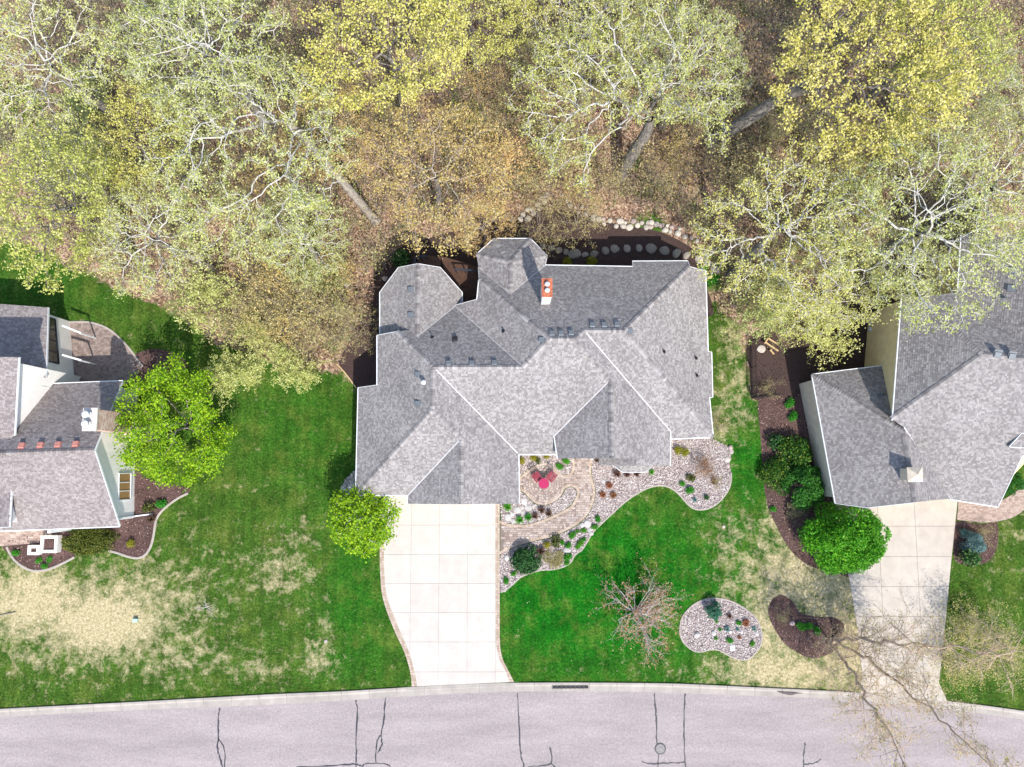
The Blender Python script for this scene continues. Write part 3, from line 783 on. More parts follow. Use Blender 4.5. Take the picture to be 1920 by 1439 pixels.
bed2 = [(968, 848), (1046, 848), (1071, 852), (1072.5, 875), (1069, 885), (1059, 890.5), (1049, 886), (1042, 878), (1034, 871), (1019, 867), (1001, 873), (987, 883), (972, 895), (966, 897)]
bed3 = [(1112, 850), (1111, 871), (1109.6, 887), (1113.5, 903), (1117, 917), (1116.6, 932.5), (1110, 953), (1099, 971), (1081, 986.6), (1057, 999), (1034, 1008.5), (1010, 1014), (979, 1022.6), (956, 1031), (938.5, 1041), (938.5, 1111), (958, 1099), (975, 1083), (994, 1075), (1014, 1069), (1036, 1068), (1056, 1063), (1070, 1055), (1078, 1040), (1090.6, 1032), (1101.6, 1014.7), (1111, 999), (1134, 976), (1170, 943), (1194, 926), (1217, 914.5), (1237.5, 910.6), (1256, 914.5), (1272, 926), (1284, 940), (1295, 951), (1308, 956), (1326.6, 954.4), (1344, 945), (1359, 929), (1369, 910.6), (1371, 887), (1367, 873), (1371, 852), (1362, 836), (1335, 822), (1322, 800), (1250, 810), (1240, 850)]
island = [(1324, 1123.5), (1349, 1122.5), (1374, 1129), (1399, 1143), (1418, 1160), (1428, 1185), (1428, 1204), (1420, 1220), (1403, 1236), (1382.5, 1236), (1362, 1227), (1349, 1219.5), (1332.5, 1218), (1309.6, 1223), (1293, 1216), (1278, 1199.6), (1274.6, 1179), (1280, 1156), (1299, 1135)]
GRAVEL = {}
for nm, pts, lab in (("gravel_bed", bed1, 1), ("gravel_bed", bed2, 1), ("gravel_bed", bed3, 1), ("gravel_bed", island, 3)):
    poly = smooth(PP(pts), lab if lab > 1 else 2)
    o = flat_poly(nm, poly, 0.004, M['gravel_bed'])
    GRAVEL[len(GRAVEL)] = (o, poly)
    pebbles("gravel", poly, 250, 0.035, 0.075, M['gravel'], 0.004, o)
b3edge = smooth(PP(bed3[15:42]), 4, False)
edging("bed_edging", b3edge, 0.11, 0.05, M['edging'], False, GRAVEL[2][0])
edging("bed_edging", smooth(PP(island), 4), 0.10, 0.05, M['edging'], True, GRAVEL[3][0])
side_rock = [(640, 920), (646, 903), (655, 892), (672, 880), (700, 890), (715, 925), (712, 940), (690, 945), (650, 945)]
o = flat_poly("gravel_bed", smooth(PP(side_rock), 3), 0.004, M['gravel_bed']); pebbles("gravel", smooth(PP(side_rock), 3), 110, 0.06, 0.13, M['boulder'], 0.004, o)
MULCH = [("mulch", [(1468, 1116), (1487, 1129), (1501, 1149), (1532, 1157), (1562, 1158), (1582, 1170), (1578, 1192), (1562, 1222), (1522, 1235), (1489, 1220), (1470, 1206), (1453, 1181), (1441, 1154), (1443, 1133), (1453, 1120)], True),
         ("mulch", [(1422, 752), (1450, 742), (1500, 738), (1560, 735), (1600, 950), (1600, 1074), (1570, 1075), (1530, 1066), (1500, 1050), (1475, 1022), (1455, 985), (1438, 945), (1430, 880), (1426, 820)], False),
         ("dark", [(1402, 640), (1440, 610), (1500, 600), (1700, 560), (1700, 740), (1520, 745), (1450, 745), (1412, 748), (1406, 700)], False),
         ("dark", [(690, 540), (715, 490), (760, 460), (830, 440), (880, 425), (940, 415), (985, 400), (1015, 378), (1050, 380), (1090, 405), (1140, 418), (1190, 425), (1240, 436), (1280, 455), (1315, 480), (1335, 500), (1325, 540), (1290, 620), (760, 740), (690, 745), (668, 728), (650, 703), (632, 683), (650, 650), (668, 610)], False),
         ("mulch", [(258, 860), (265, 890), (300, 905), (353, 915), (352, 925), (330, 937), (305, 957), (293, 975), (289, 1000), (283, 1025), (272, 1041), (258, 1046), (240, 1043), (220, 1036), (203, 1032), (190, 990), (220, 960)], False),
         ("mulch", [(5, 1020), (25, 1048), (45, 1063), (65, 1070), (90, 1067), (115, 1057), (140, 1045), (140, 1000), (60, 1000)], False),
         ("mulch", [(250, 670), (275, 656), (300, 655), (330, 665), (350, 680), (340, 705), (280, 720), (240, 710)], True),
         ("mulch", [(1793, 978), (1840, 984), (1870, 980), (1868, 1030), (1850, 1055), (1815, 1060), (1790, 1050), (1788, 1010)], True)]
for i, (mk, pts, sm_) in enumerate(MULCH):
    poly = smooth(PP(pts), 3)
    m = 'mulch' if mk == "mulch" else 'mulch_dark'
    o = flat_poly("mulch_bed", poly, 0.0045 + 0.0002 * i, M[m])
    X, Y = sample_poly(poly, int(abs(area2(poly)) * (70 if mk == "mulch" else 22)))
    chips("mulch_chips", X, Y, 0.06, 0.16, 0.5, M['mulch_chip'] if mk == "mulch" else M['mulch_dark'], 0.01, 0.6, o)
edging("bed_edging", smooth(PP([(353, 925), (330, 937), (305, 957), (293, 975), (289, 1000), (283, 1025), (272, 1041.5), (258, 1047), (240, 1044), (220, 1037), (203, 1033)]), 4, False), 0.16, 0.07, M['edging'])
edging("bed_edging", smooth(PP([(13, 1026), (25, 1048), (45, 1064), (65, 1071), (90, 1068), (115, 1058), (140, 1045)]), 4, False), 0.16, 0.07, M['edging'])
edging("bed_edging", smooth(PP([(632, 683), (650, 703), (668, 728)]), 3, False), 0.08, 0.05, M['new_wood'])
for o in bpy.data.objects:
    if o.name.startswith("bed_edging") and o.parent is None: o["kind"] = "structure"
# left neighbour: quarter-round brick patio and front walk; right neighbour: curved brick walk
lp = smooth(PP([(100, 610), (116, 605), (150, 604), (175, 606), (205, 618), (235, 645), (255, 670), (268, 688)]), 3, False) + [P(240, 720), P(100, 735)]
o = flat_poly("brick_patio", lp, 0.008, M['joint']); brick_field("paver_field", [(p.x, p.y) for p in lp], 0.21, 0.14, M['paver_brown'], o, 0.0, 0.014)
edging("patio_rim", smooth(PP([(116, 605), (150, 604), (175, 606), (205, 618), (235, 645), (255, 670), (268, 688)]), 3, False), 0.14, 0.06, M['kerb'], False, o)
fw_ = PP([(-60, 990), (97, 988), (97, 1003), (76, 1008), (74, 1018), (-60, 1030)])
o = flat_poly("front_walk", fw_, 0.008, M['joint']); brick_field("paver_field", [(p.x, p.y) for p in fw_], 0.42, 0.14, M['paver_pink'], o, -0.02, 0.014)
rw = smooth(PP([(1797, 938), (1850, 945), (1885, 935), (1930, 905), (1990, 880)]), 4, False) + smooth(PP([(1990, 915), (1930, 950), (1895, 972), (1850, 980), (1820, 978), (1794, 975)]), 4, False)
o = flat_poly("curved_walk", rw, 0.008, M['joint']); brick_field("paver_field", [(p.x, p.y) for p in rw], 0.21, 0.11, M['paver_pink'], o, 0.05, 0.014)
# dead leaves under the trees
wpoly = [P(a, b) for a, b in [(-60, 250), (0, 400), (150, 500), (330, 590), (480, 668), (640, 690), (700, 560), (760, 460), (1000, 395), (1250, 430), (1340, 500), (1400, 600), (1520, 600), (1700, 480), (2000, 400), (2000, -60), (-60, -60)]]
X, Y = sample_poly(wpoly, 70000)
chips("leaf_litter", X, Y, 0.09, 0.2, 0.75, M['litter'], 0.012, 0.45)
# ------------------------------------------------------------------ roofs: every slope is a true plane, every corner lies on its planes
class Plane:                                    # z = a x + b y + c
    def __init__(s, a, b, c): s.a, s.b, s.c = a, b, c
    def z(s, x, y): return s.a * x + s.b * y + s.c
    def hit(s, px, py):
        d = ray(px, py); t = (s.a * EYE.x + s.b * EYE.y + s.c - EYE.z) / (d.z - s.a * d.x - s.b * d.y)
        return EYE + d * t
    def n(s): return Vector((-s.a, -s.b, 1)).normalized()
def pl_dir(pt, down, pitch):
    d = Vector(down).normalized(); a, b = -d.x * pitch, -d.y * pitch
    return Plane(a, b, pt.z - a * pt.x - b * pt.y)
def pl3(p, q, r):
    n = (q - p).cross(r - p); a, b = -n.x / n.z, -n.y / n.z
    return Plane(a, b, p.z - a * p.x - b * p.y)
def solve(planes, px, py):
    if len(planes) == 1: return planes[0].hit(px, py)
    if len(planes) == 2:
        p, q = planes; n1, n2 = p.n(), q.n(); d = n1.cross(n2).normalized()
        g = (p.hit(px, py) + q.hit(px, py)) / 2
        A = np.array([[-p.a, -p.b, 1], [-q.a, -q.b, 1], list(d)]); b = np.array([p.c, q.c, d.dot(g)])
        return Vector(np.linalg.solve(A, b))
    A = np.array([[-p.a, -p.b, 1] for p in planes[:3]]); b = np.array([p.c for p in planes[:3]])
    return Vector(np.linalg.solve(A, b))

def tabs(mb_v, mb_f, poly, plane, expo, wr, rng, lift=0.016):
    """shingle tabs laid in courses over one slope"""
    n = plane.n(); up = Vector((plane.a, plane.b, plane.a ** 2 + plane.b ** 2))
    if up.length < 1e-5: up = Vector((0, 1, 0))
    up.normalize(); u = up.cross(n).normalized(); o = poly[0]
    L2 = [((p - o).dot(u), (p - o).dot(up)) for p in poly]
    x0, x1 = min(p[0] for p in L2), max(p[0] for p in L2); y0, y1 = min(p[1] for p in L2), max(p[1] for p in L2)
    rows = int((y1 - y0) / expo) + 1
    R = []
    for r in range(rows):
        ya = y0 + r * expo; x = x0 - rng.uniform(0, 0.3)
        while x < x1:
            w = rng.choice(wr) * rng.uniform(0.8, 1.2); R.append((x, ya, w)); x += w
    A = np.array(R)
    ya, yb = A[:, 1], A[:, 1] + expo * 1.02; xa, xb = A[:, 0] + 0.004, A[:, 0] + A[:, 2] - 0.004
    c = [in_poly(xa, ya, L2), in_poly(xb, ya, L2), in_poly(xb, yb, L2), in_poly(xa, yb, L2)]
    allin = c[0] & c[1] & c[2] & c[3]
    anyin = c[0] | c[1] | c[2] | c[3]
    D = dist_poly((xa + xb) / 2, (ya + yb) / 2, L2)
    for i in range(len(A)):
        lf = lift * (0.5 + rng.random())
        def pt(x, y):
            t = (yb[i] - y) / (yb[i] - ya[i])
            return o + u * x + up * y + n * (0.004 + lf * t)
        b = len(mb_v)
        if allin[i] and D[i] > 0.0:
            q = [pt(xa[i], ya[i]), pt(xb[i], ya[i]), pt(xb[i], yb[i]), pt(xa[i], yb[i])]
            s0, s1 = o + u * xa[i] + up * ya[i], o + u * xb[i] + up * ya[i]
            mb_v += q + [s0, s1]; mb_f += [(b, b + 1, b + 2, b + 3), (b + 4, b + 5, b + 1, b)]
        elif anyin[i] or D[i] < 0.3:
            q = clip_rect(L2, xa[i], xb[i], ya[i], yb[i])
            if len(q) >= 3 and abs(area2(q)) > 4e-4:
                if area2(q) < 0: q = q[::-1]
                mb_v += [pt(*p) for p in q]; mb_f.append(tuple(range(b, b + len(q))))
def ridge_caps(V, F, p, q, na, nb, ca, cb, rng, w=0.16, step=0.18):
    d = q - p; L_ = d.length; d = d / L_
    if d.z < -0.02: p, q = q, p; d = -d          # laid from the low end up
    sa = d.cross(na); sb = d.cross(nb)
    if sa.dot(ca - p) < 0: sa = -sa
    if sb.dot(cb - p) < 0: sb = -sb
    mid = (na + nb).normalized(); n = int(L_ / step)
    for i in range(n):
        a = p + d * (i * step); b = p + d * min((i + 1.12) * step, L_)
        h0 = 0.075 * rng.uniform(0.8, 1.2); h1 = 0.03; k = len(V)
        for e, h in ((a, h0), (b, h1)):
            V += [e + sa * w + na * (h * 0.8), e + mid * h, e + sb * w + nb * (h * 0.8)]
        V += [a + sa * w + na * 0.005, a + mid * 0.005, a + sb * w + nb * 0.005]
        F += [(k, k + 1, k + 4, k + 3), (k + 1, k + 2, k + 5, k + 4), (k + 6, k + 7, k + 1, k), (k + 7, k + 8, k + 2, k + 1)]

class House:
    def __init__(s, name, loc, label, shingle, expo=0.13, wr=(0.09, 0.12, 0.15, 0.18), seed=1, cap=None):
        s.e = thing(name, loc, label, "house"); s.pl = {}; s.vt = {}; s.polys = []; s.sh = shingle; s.expo = expo; s.wr = wr
        s.rng = random.Random(seed); s.roof = None; s.cap = cap or shingle
    def v(s, name, planes, px, py):
        s.vt[name] = solve([s.pl[k] for k in planes.split()], px, py)
        qx, qy = to_px(*s.vt[name])
        if math.hypot(qx - px, qy - py) > 6: print("ROOF", s.e.name, name, "off", round(qx - px, 1), round(qy - py, 1), "z", round(s.vt[name].z, 2))
    def slope(s, plane, names):
        s.polys.append((plane, names.split()))
    def build(s, thick=0.18, no_trim=()):
        body = MB(); V = []; F = []; count = {}; cen = {}
        for k, names in s.polys:
            pts = [s.vt[n] for n in names]
            if area2([(p.x, p.y) for p in pts]) < 0: pts = pts[::-1]
            m = len(pts); cen[k] = sum(pts, Vector()) / m
            body.add(list(pts) + [p - Vector((0, 0, thick)) for p in pts], [tuple(range(m)), tuple(range(2 * m - 1, m - 1, -1))] + [(i, m + i, m + (i + 1) % m, (i + 1) % m) for i in range(m)])
            tabs(V, F, pts, s.pl[k], s.expo, s.wr, s.rng)
            for i in range(len(names)):
                e = frozenset((names[i - 1], names[i])); count.setdefault(e, []).append(k)
        s.roof = body.build("roof", M['deck_under'], s.e)
        o = link("shingles", new_mesh("shingles", V, F), s.sh, s.roof); o["kind"] = "stuff"
        V = []; F = []; val = []
        for e, ks in count.items():
            a, b = [s.vt[x] for x in e]
            if len(ks) == 2:
                n1, n2 = s.pl[ks[0]].n(), s.pl[ks[1]].n()
                d = (b - a).normalized(); side = Vector((-d.y, d.x, 0)).normalized(); mp = (a + b) / 2
                g1 = s.pl[ks[0]]; g2 = s.pl[ks[1]]; c1, c2 = cen[ks[0]], cen[ks[1]]
                sg = 0.5 if side.dot(c1 - mp) > 0 else -0.5
                z1 = g1.z(mp.x + side.x * sg, mp.y + side.y * sg); z2 = g2.z(mp.x - side.x * sg, mp.y - side.y * sg)
                if z1 + z2 < 2 * mp.z - 0.04: ridge_caps(V, F, a, b, n1, n2, c1, c2, s.rng)
                else: val.append((a, b, n1, n2))
            elif len(ks) == 1 and e not in [frozenset(x.split()) for x in no_trim]:
                pln = s.pl[ks[0]]; d = (b - a); horiz = abs(d.z) < 0.12 * d.length
                dn = Vector((-pln.a, -pln.b, 0)).normalized() if abs(pln.a) + abs(pln.b) > 1e-6 else Vector((0, 0, 0))
                mb = MB()
                if horiz and abs(d.normalized().dot(dn)) < 0.5:
                    off = dn * 0.035
                    mb.bar(a + off - Vector((0, 0, 0.05)), b + off - Vector((0, 0, 0.05)), 0.07, 0.11); mb.build("gutter", M['white_trim'], s.e)
                else:
                    pts = [s.vt[n] for n in s.polys[[q[0] for q in s.polys].index(ks[0])][1]]
                    c = sum(pts, Vector()) / len(pts); out = Vector((-d.y, d.x, 0)).normalized()
                    if out.dot((a + b) / 2 - c) < 0: out = -out
                    mb.bar(a + out * 0.02 - Vector((0, 0, 0.06)), b + out * 0.02 - Vector((0, 0, 0.06)), 0.03, 0.16); mb.build("rake_board", M['white_trim'], s.e)
        o = link("ridge_caps", new_mesh("ridge_caps", V, F), s.cap, s.roof); o["kind"] = "stuff"
        s.val = val
    def flashing(s, a, b, w=0.10):
        a, b = s.vt[a], s.vt[b]; mb = MB(); mb.bar(a + Vector((0, 0, 0.022)), b + Vector((0, 0, 0.022)), w, 0.03)
        mb.build("valley_flashing", M['flashing'], s.roof)
    def wall(s, foot, planes, mat, drop=0.2, z0=0.0, name="wall"):
        tops = [min(s.pl[k].z(p.x, p.y) for k in planes.split()) - drop for p in foot]; m = len(foot); mb = MB()
        mb.add([(p.x, p.y, z0) for p in foot] + [(p.x, p.y, t) for p, t in zip(foot, tops)], [tuple(range(m)), tuple(range(m, 2 * m))] + [(i, (i + 1) % m, m + (i + 1) % m, m + i) for i in range(m)])
        return mb.build(name, mat, s.e)
    def flatwall(s, foot, z1, mat, z0=0.0):
        mb = MB(); mb.prism([(p[0], p[1]) for p in foot], z0, z1); return mb.build("wall", mat, s.e)
    def on(s, plane, px, py): return s.pl[plane].hit(px, py)
    def frame(s, plane):
        pl = s.pl[plane]; n = pl.n(); up = Vector((pl.a, pl.b, pl.a ** 2 + pl.b ** 2)).normalized(); u = up.cross(n)
        return Matrix((u, up, n)).transposed()
    def vent(s, plane, px, py, w=0.33, mat='vent_grey', name="roof_vent"):
        R = s.frame(plane); c = s.on(plane, px, py); mb = MB(); h = 0.16; l = w
        q = [(-w / 2, -l / 2, 0), (w / 2, -l / 2, 0), (w / 2, l / 2, 0), (-w / 2, l / 2, 0), (-w / 2, -l / 2, h), (w / 2, -l / 2, h), (w / 2, l * 0.35, h * 0.55), (-w / 2, l * 0.35, h * 0.55)]
        mb.add([c + R @ Vector(x) for x in q], [(3, 2, 1, 0), (4, 5, 6, 7), (0, 1, 5, 4), (1, 2, 6, 5), (2, 3, 7, 6), (3, 0, 4, 7)])
        f = [(-w * .62, -l * .55, 0.028), (w * .62, -l * .55, 0.028), (w * .62, l * .7, 0.022), (-w * .62, l * .7, 0.022)]
        mb.add([c + R @ Vector(x) for x in f], [(0, 1, 2, 3)])
        return mb.build(name, M[mat], s.e)
    def pipe(s, plane, px, py, r=0.06, h=0.3, mat='vent_dark'):
        c = s.on(plane, px, py); mb = MB(); mb.lathe(c - Vector((0, 0, 0.1)), [(r * 2.6, 0.05), (r * 1.5, 0.16), (r, 0.2), (r, h + 0.1), (r * 0.6, h + 0.1), (r * 0.6, h)], 10); return mb.build("vent_pipe", M[mat], s.e)

PI_ = 0.68
# ---- main house
H = House("main_house", P(1000, 720), "large house in the middle with a many-gabled grey shingle roof and octagonal turret", M['shingle'], cap=M['cap'])
p = H.pl
p['W1'] = pl_dir(P(670, 800, 3.0), (-1, 0, 0), PI_); p['E2'] = pl_dir(P(972.5, 900, 3.0), (1, 0, 0), PI_)
p['S1'] = pl_dir(P(730, 929, 3.0), (0, -1, 0), PI_); p['WG'] = pl_dir(P(765, 937, 3.0), (-1, 0, 0), PI_)
p['S2'] = pl_dir(P(1010, 852, 3.0), (0, -1, 0), PI_)
p['N2'] = pl_dir(p['S2'].hit(900, 688.5), (0, 1, 0), PI_)
p['W2'] = pl_dir(p['S2'].hit(981.5, 688), (-1, 0, 0), PI_)
p['N1'] = pl_dir(p['S2'].hit(1055, 635.5), (0, 1, 0), PI_)
p['E3'] = pl_dir(p['S2'].hit(1078, 635), (1, 0, 0), PI_)
p['G2'] = pl_dir(p['E3'].hit(1146, 790), (-1, 0, 0), PI_)
p['G3'] = pl_dir(p['E3'].hit(1193, 866), (-1, 0, 0), PI_ * 0.7)
p['S3'] = pl_dir(p['N1'].hit(1130, 620), (0, -1, 0), PI_)
p['E4'] = pl_dir(p['S3'].hit(1171, 620), (1, 0, 0), PI_)
q0 = p['N2'].hit(782, 632)
p['LW'] = pl_dir(q0, (-1, 0, 0), PI_); p['LE'] = pl_dir(q0, (1, 0, 0), PI_)
q1 = p['N1'].hit(957, 552)
p['TW'] = pl_dir(q1, (-1, 0, 0), PI_); p['TE'] = pl_dir(q1, (1, 0, 0), PI_)
apx = Vector((q1.x, P(960, 493, q1.z).y, q1.z)); ze = p['TW'].hit(894, 490).z
p['TN'] = pl3(apx, P(926.5, 448.5, ze), P(994, 448.5, ze)); p['TNW'] = pl3(apx, P(894, 478, ze), P(926.5, 448.5, ze)); p['TNE'] = pl3(apx, P(994, 448.5, ze), P(1025.4, 480, ze))
for nm, pls, x, y in [
    ('a1', 'W1', 707.7, 629.4), ('a2', 'W1', 707.7, 722.7), ('a3', 'W1', 672.3, 727.5), ('a4', 'W1 S1', 668, 929), ('a5', 'W1 N2', 742, 624.5), ('a6', 'W1 N2 E2', 809, 689), ('a6b', 'W1 E2', 809.5, 692), ('a7', 'W1 E2 S1', 810, 767),
    ('b1', 'S1 E2 WG', 863, 821), ('b2', 'S1 WG', 765.5, 929), ('b3', 'WG', 765, 945), ('b4', 'WG E2', 861, 946), ('b5', 'E2', 973, 944.5), ('b6', 'E2', 972, 853), ('b7', 'E2 S2', 969, 851.5), ('b8', 'E2 S2', 812, 690.5),
    ('c1', 'S2 N2', 812, 688.5), ('c2', 'S2 N2 W2', 981.5, 688), ('c3', 'S2 W2 N1', 1030, 636.5), ('c4', 'S2 N1 E3', 1078, 635), ('c5', 'S2 E3 G2', 1145, 717), ('c6', 'S2 G2', 1046, 824), ('c7', 'S2', 1045.5, 852), ('c8', 'S2', 971, 852),
    ('d1', 'G2', 1046, 860), ('d2', 'G2 E3', 1146, 860), ('d3', 'E3', 1193, 860), ('d4', 'E3 G3', 1192, 873.5), ('d5', 'E3', 1256, 874), ('d6', 'E3 S3', 1253.5, 812), ('d7', 'E3 N1 S3', 1097, 620), ('d8', 'E3 G3', 1193, 860), ('d9', 'G3', 1123, 858), ('d10', 'G3', 1123, 873.5),
    ('e1', 'S3 N1 E4', 1171, 619.5), ('e2', 'N1 E4', 1291, 499), ('e3', 'E4', 1322.5, 509), ('e4', 'E4', 1327, 660), ('e5', 'E4', 1333.5, 661), ('e6', 'E4', 1335.5, 745), ('e7', 'E4', 1329.5, 745.5), ('e8', 'E4 S3', 1333.5, 823), ('e9', 'S3', 1254, 823),
    ('f1', 'N1', 1289.5, 490.5), ('f2', 'N1', 1185.5, 491), ('f3', 'N1', 1186, 501), ('f4', 'N1 TE', 1025, 501), ('f5', 'N1 TE TW', 957, 552), ('f6', 'N1 TW', 895.5, 504), ('f7', 'N1 W2', 895, 528),
    ('g1', 'W2', 895, 562), ('g2', 'W2 N2', 859, 567), ('g4', 'N2 LE', 858, 567.5), ('g5', 'N2 LE LW', 782, 632), ('g6', 'N2 LW', 765, 622),
    ('h1', 'LW', 713, 629), ('h2', 'LW', 713, 548), ('h3', 'LW', 747.3, 502.3), ('h4', 'LW LE', 784, 495.4), ('h5', 'LE', 825.4, 502.3), ('h6', 'LE', 865.6, 548), ('h7', 'LE', 866, 566), ('h8', 'LW', 740, 640),
    ('t1', 'TW TNW', 894, 478), ('t2', 'TNW TN', 926.5, 448.5), ('t3', 'TN TNE', 994, 448.5), ('t4', 'TNE TE', 1025.4, 480.4)]:
    H.v(nm, pls, x, y)
H.vt['t5'] = apx
H.vt['t1'] = P(894, 478, ze); H.vt['t4'] = p['TE'].hit(1025.4, 480.4)
for k, s_ in [('W1', 'a1 a5 a6 a7 a4 a3 a2'), ('S1', 'a7 b1 b2 a4'), ('WG', 'b1 b4 b3 b2'), ('E2', 'a6 b8 b7 b6 b5 b4 b1 a7'), ('S2', 'a6 c2 c3 c4 c5 c6 c7 c8 b7 b8'), ('N2', 'a6 c2 g2 g4 g5 g6 a5'), ('W2', 'c2 c3 f7 g1 g2'),
              ('N1', 'c3 c4 d7 e1 e2 f1 f2 f3 f4 f5 f6 f7'), ('E3', 'c4 d7 d6 d5 d4 d3 d2 c5'), ('G2', 'c5 d2 d1 c6'), ('G3', 'd8 d4 d10 d9'), ('S3', 'd7 e1 e8 e9 d6'), ('E4', 'e1 e2 e3 e4 e5 e6 e7 e8'),
              ('LW', 'h1 h2 h3 h4 g5 g6 h8'), ('LE', 'h4 h5 h6 h7 g4 g5'), ('TW', 't1 t5 f5 f6'), ('TE', 't4 f4 f5 t5'), ('TN', 't2 t3 t5'), ('TNW', 't1 t2 t5'), ('TNE', 't3 t4 t5')]:
    H.slope(k, s_)
H.build(no_trim=('a5 g6', 'h8 h1', 'h8 g6', 'g2 g4', 'd4 d3', 'c7 c6', 'b2 a4x', 'b6 b7', 'c8 b7', 'd3 d2', 'd8 d9', 't1 f6', 't4 f4x', 'b3 b4', 'b4 b5', 'd1 d2', 'd5 d4', 'd10 d4', 'd8 d4', 'd9 d10'))
for a, b in (('b8', 'b7'), ('b1', 'b2'), ('c5', 'c6'), ('d7', 'd6')): H.flashing(a, b, 0.07)
for a, b in (('c2', 'g2'), ('f5', 'f6'), ('f5', 'f4'), ('g5', 'g4')): H.flashing(a, b, 0.04)
def inset(px_list, z): return [P(x, y, z) for x, y in px_list]
ft = inset([(681, 742), (681, 916), (758, 916), (776, 931), (962, 931), (962, 842), (1056, 842), (1056, 848), (1135, 848), (1135, 862), (1244, 862), (1244, 812), (1321, 812), (1316, 520), (1283, 512), (1190, 512), (1037, 512), (1014, 512), (1014, 485), (990, 459), (930, 459), (905, 482), (905, 552), (905, 575), (880, 600), (854, 588), (854, 553), (821, 513), (784, 507), (751, 513), (724, 553), (724, 640), (719, 650), (719, 735)], 2.8)
ft = [Vector((v.x, v.y, 0)) for v in ft]
H.flatwall(ft, 2.82, M['house_wall'])
H.wall([P(x, y, 2.9) for x, y in ((777, 929), (861, 929), (961, 929), (961, 900), (861, 900), (777, 900))], 'WG E2', M['house_wall'], 0.22, 2.7)
H.wall([P(x, y, 2.9) for x, y in ((1058, 847), (1146, 847), (1243, 847), (1243, 825), (1146, 825), (1058, 825))], 'G2 E3', M['house_wall'], 0.22, 2.7)
H.wall([P(x, y, 2.9) for x, y in ((751, 514), (784, 508), (821, 514), (850, 550), (850, 600), (730, 600), (728, 552))], 'LW LE', M['house_wall'], 0.22, 2.7)
H.wall([P(x, y, 3.2) for x, y in ((906, 510), (1014, 510), (1014, 486), (990, 462), (930, 462), (906, 484))], 'TW TE TN TNW TNE', M['house_wall'], 0.22, 2.7)
H.wall([P(x, y, 3.0) for x, y in ((1037, 513), (1276, 513), (1250, 550), (1037, 550))], 'N1 E4', M['house_wall'], 0.25, 2.7)
# bay window roof by the front gravel
bz = 2.55; bay = MB(); bt = [P(1158, 870, bz + 0.5), P(1218, 870, bz + 0.5)]; be = [P(1153, 874.5, bz), P(1167, 885.5, bz), P(1209, 885.5, bz), P(1223, 874.5, bz)]
bay.add(bt + be + [v - Vector((0, 0, 0.15)) for v in be], [(0, 2, 3), (0, 3, 4, 1), (1, 4, 5), (2, 6, 7, 3), (3, 7, 8, 4), (4, 8, 9, 5), (6, 9, 8, 7)])
bayo = bay.build("bay_roof", M['shingle'], H.e)
V_, F_ = [], []
for tri in ((bt[0], be[0], be[1]), (bt[0], be[1], be[2], bt[1]), (bt[1], be[2], be[3])):
    tri = list(tri); pq = pl3(*tri[:3])
    if area2([(v.x, v.y) for v in tri]) < 0: tri = tri[::-1]
    tabs(V_, F_, tri, pq, 0.11, H.wr, H.rng)
o = link("shingles", new_mesh("shingles", V_, F_), M['shingle'], bayo); o["kind"] = "stuff"
for a, b in ((be[0], be[1]), (be[1], be[2]), (be[2], be[3])):
    mb = MB(); mb.bar(a - Vector((0, 0, .04)), b - Vector((0, 0, .04)), 0.09, 0.1); mb.build("gutter", M['white_trim'], H.e)
mb = MB(); mb.prism([(v.x, v.y) for v in [P(1162, 868, 0.4), P(1171, 879, 0.4), P(1206, 879, 0.4), P(1215, 868, 0.4)]], 0.3, 2.4); mb.build("bay_wall", M['house_wall'], H.e)
# main chimney with rusty cap and two flues
cz = 8.65; c = (P(1025.7, 540, cz)); wx, wy = 0.60, 1.12
mb = MB(); mb.box((c.x, c.y, (cz + 5.3) / 2), wx, wy, cz - 5.3); ch = mb.build("chimney", M['white'], H.e)
mb = MB(); mb.box((c.x, c.y, cz + 0.03), wx + 0.08, wy + 0.08, 0.07); mb.box((c.x, c.y, cz + 0.09), wx - 0.1, wy - 0.1, 0.06); mb.build("chimney_cap", M['rust'], ch)
for dy in (0.18, -0.22):
    mb = MB(); mb.lathe((c.x, c.y + dy, cz + 0.1), [(0.11, 0), (0.11, 0.16), (0.16, 0.17), (0.16, 0.22), (0.05, 0.28), (0.0, 0.285)], 16); mb.build("flue", M['white'], ch, True)
for pn, x, y in [('LW', 771, 543), ('LW', 771, 591), ('N2', 841, 683), ('N2', 885, 683), ('N2', 927, 682), ('W1', 784, 702), ('W1', 784, 757), ('W2', 1017, 637.5), ('N1', 1035, 627), ('N1', 1052, 627), ('N1', 1071, 626), ('N1', 1111, 611), ('N1', 1133, 611), ('N1', 1157, 610), ('E4', 1180, 621)]:
    H.vent(pn, x, y)
H.vent('N2', 853, 637, 0.3, 'vent_dark')
for pn, x, y in [('N2', 810.5, 633.5), ('W2', 944.5, 621), ('E4', 1244.5, 660), ('E4', 1304.5, 672), ('E4', 1306, 704.5)]: H.pipe(pn, x, y)
c2 = H.on('W1', 795, 718); mb = MB(); mb.lathe(c2, [(0.10, 0), (0.10, 0.25), (0.17, 0.27), (0.16, 0.36), (0.08, 0.43), (0, 0.45)], 14); mb.build("roof_turbine", M['white'], H.e, True)

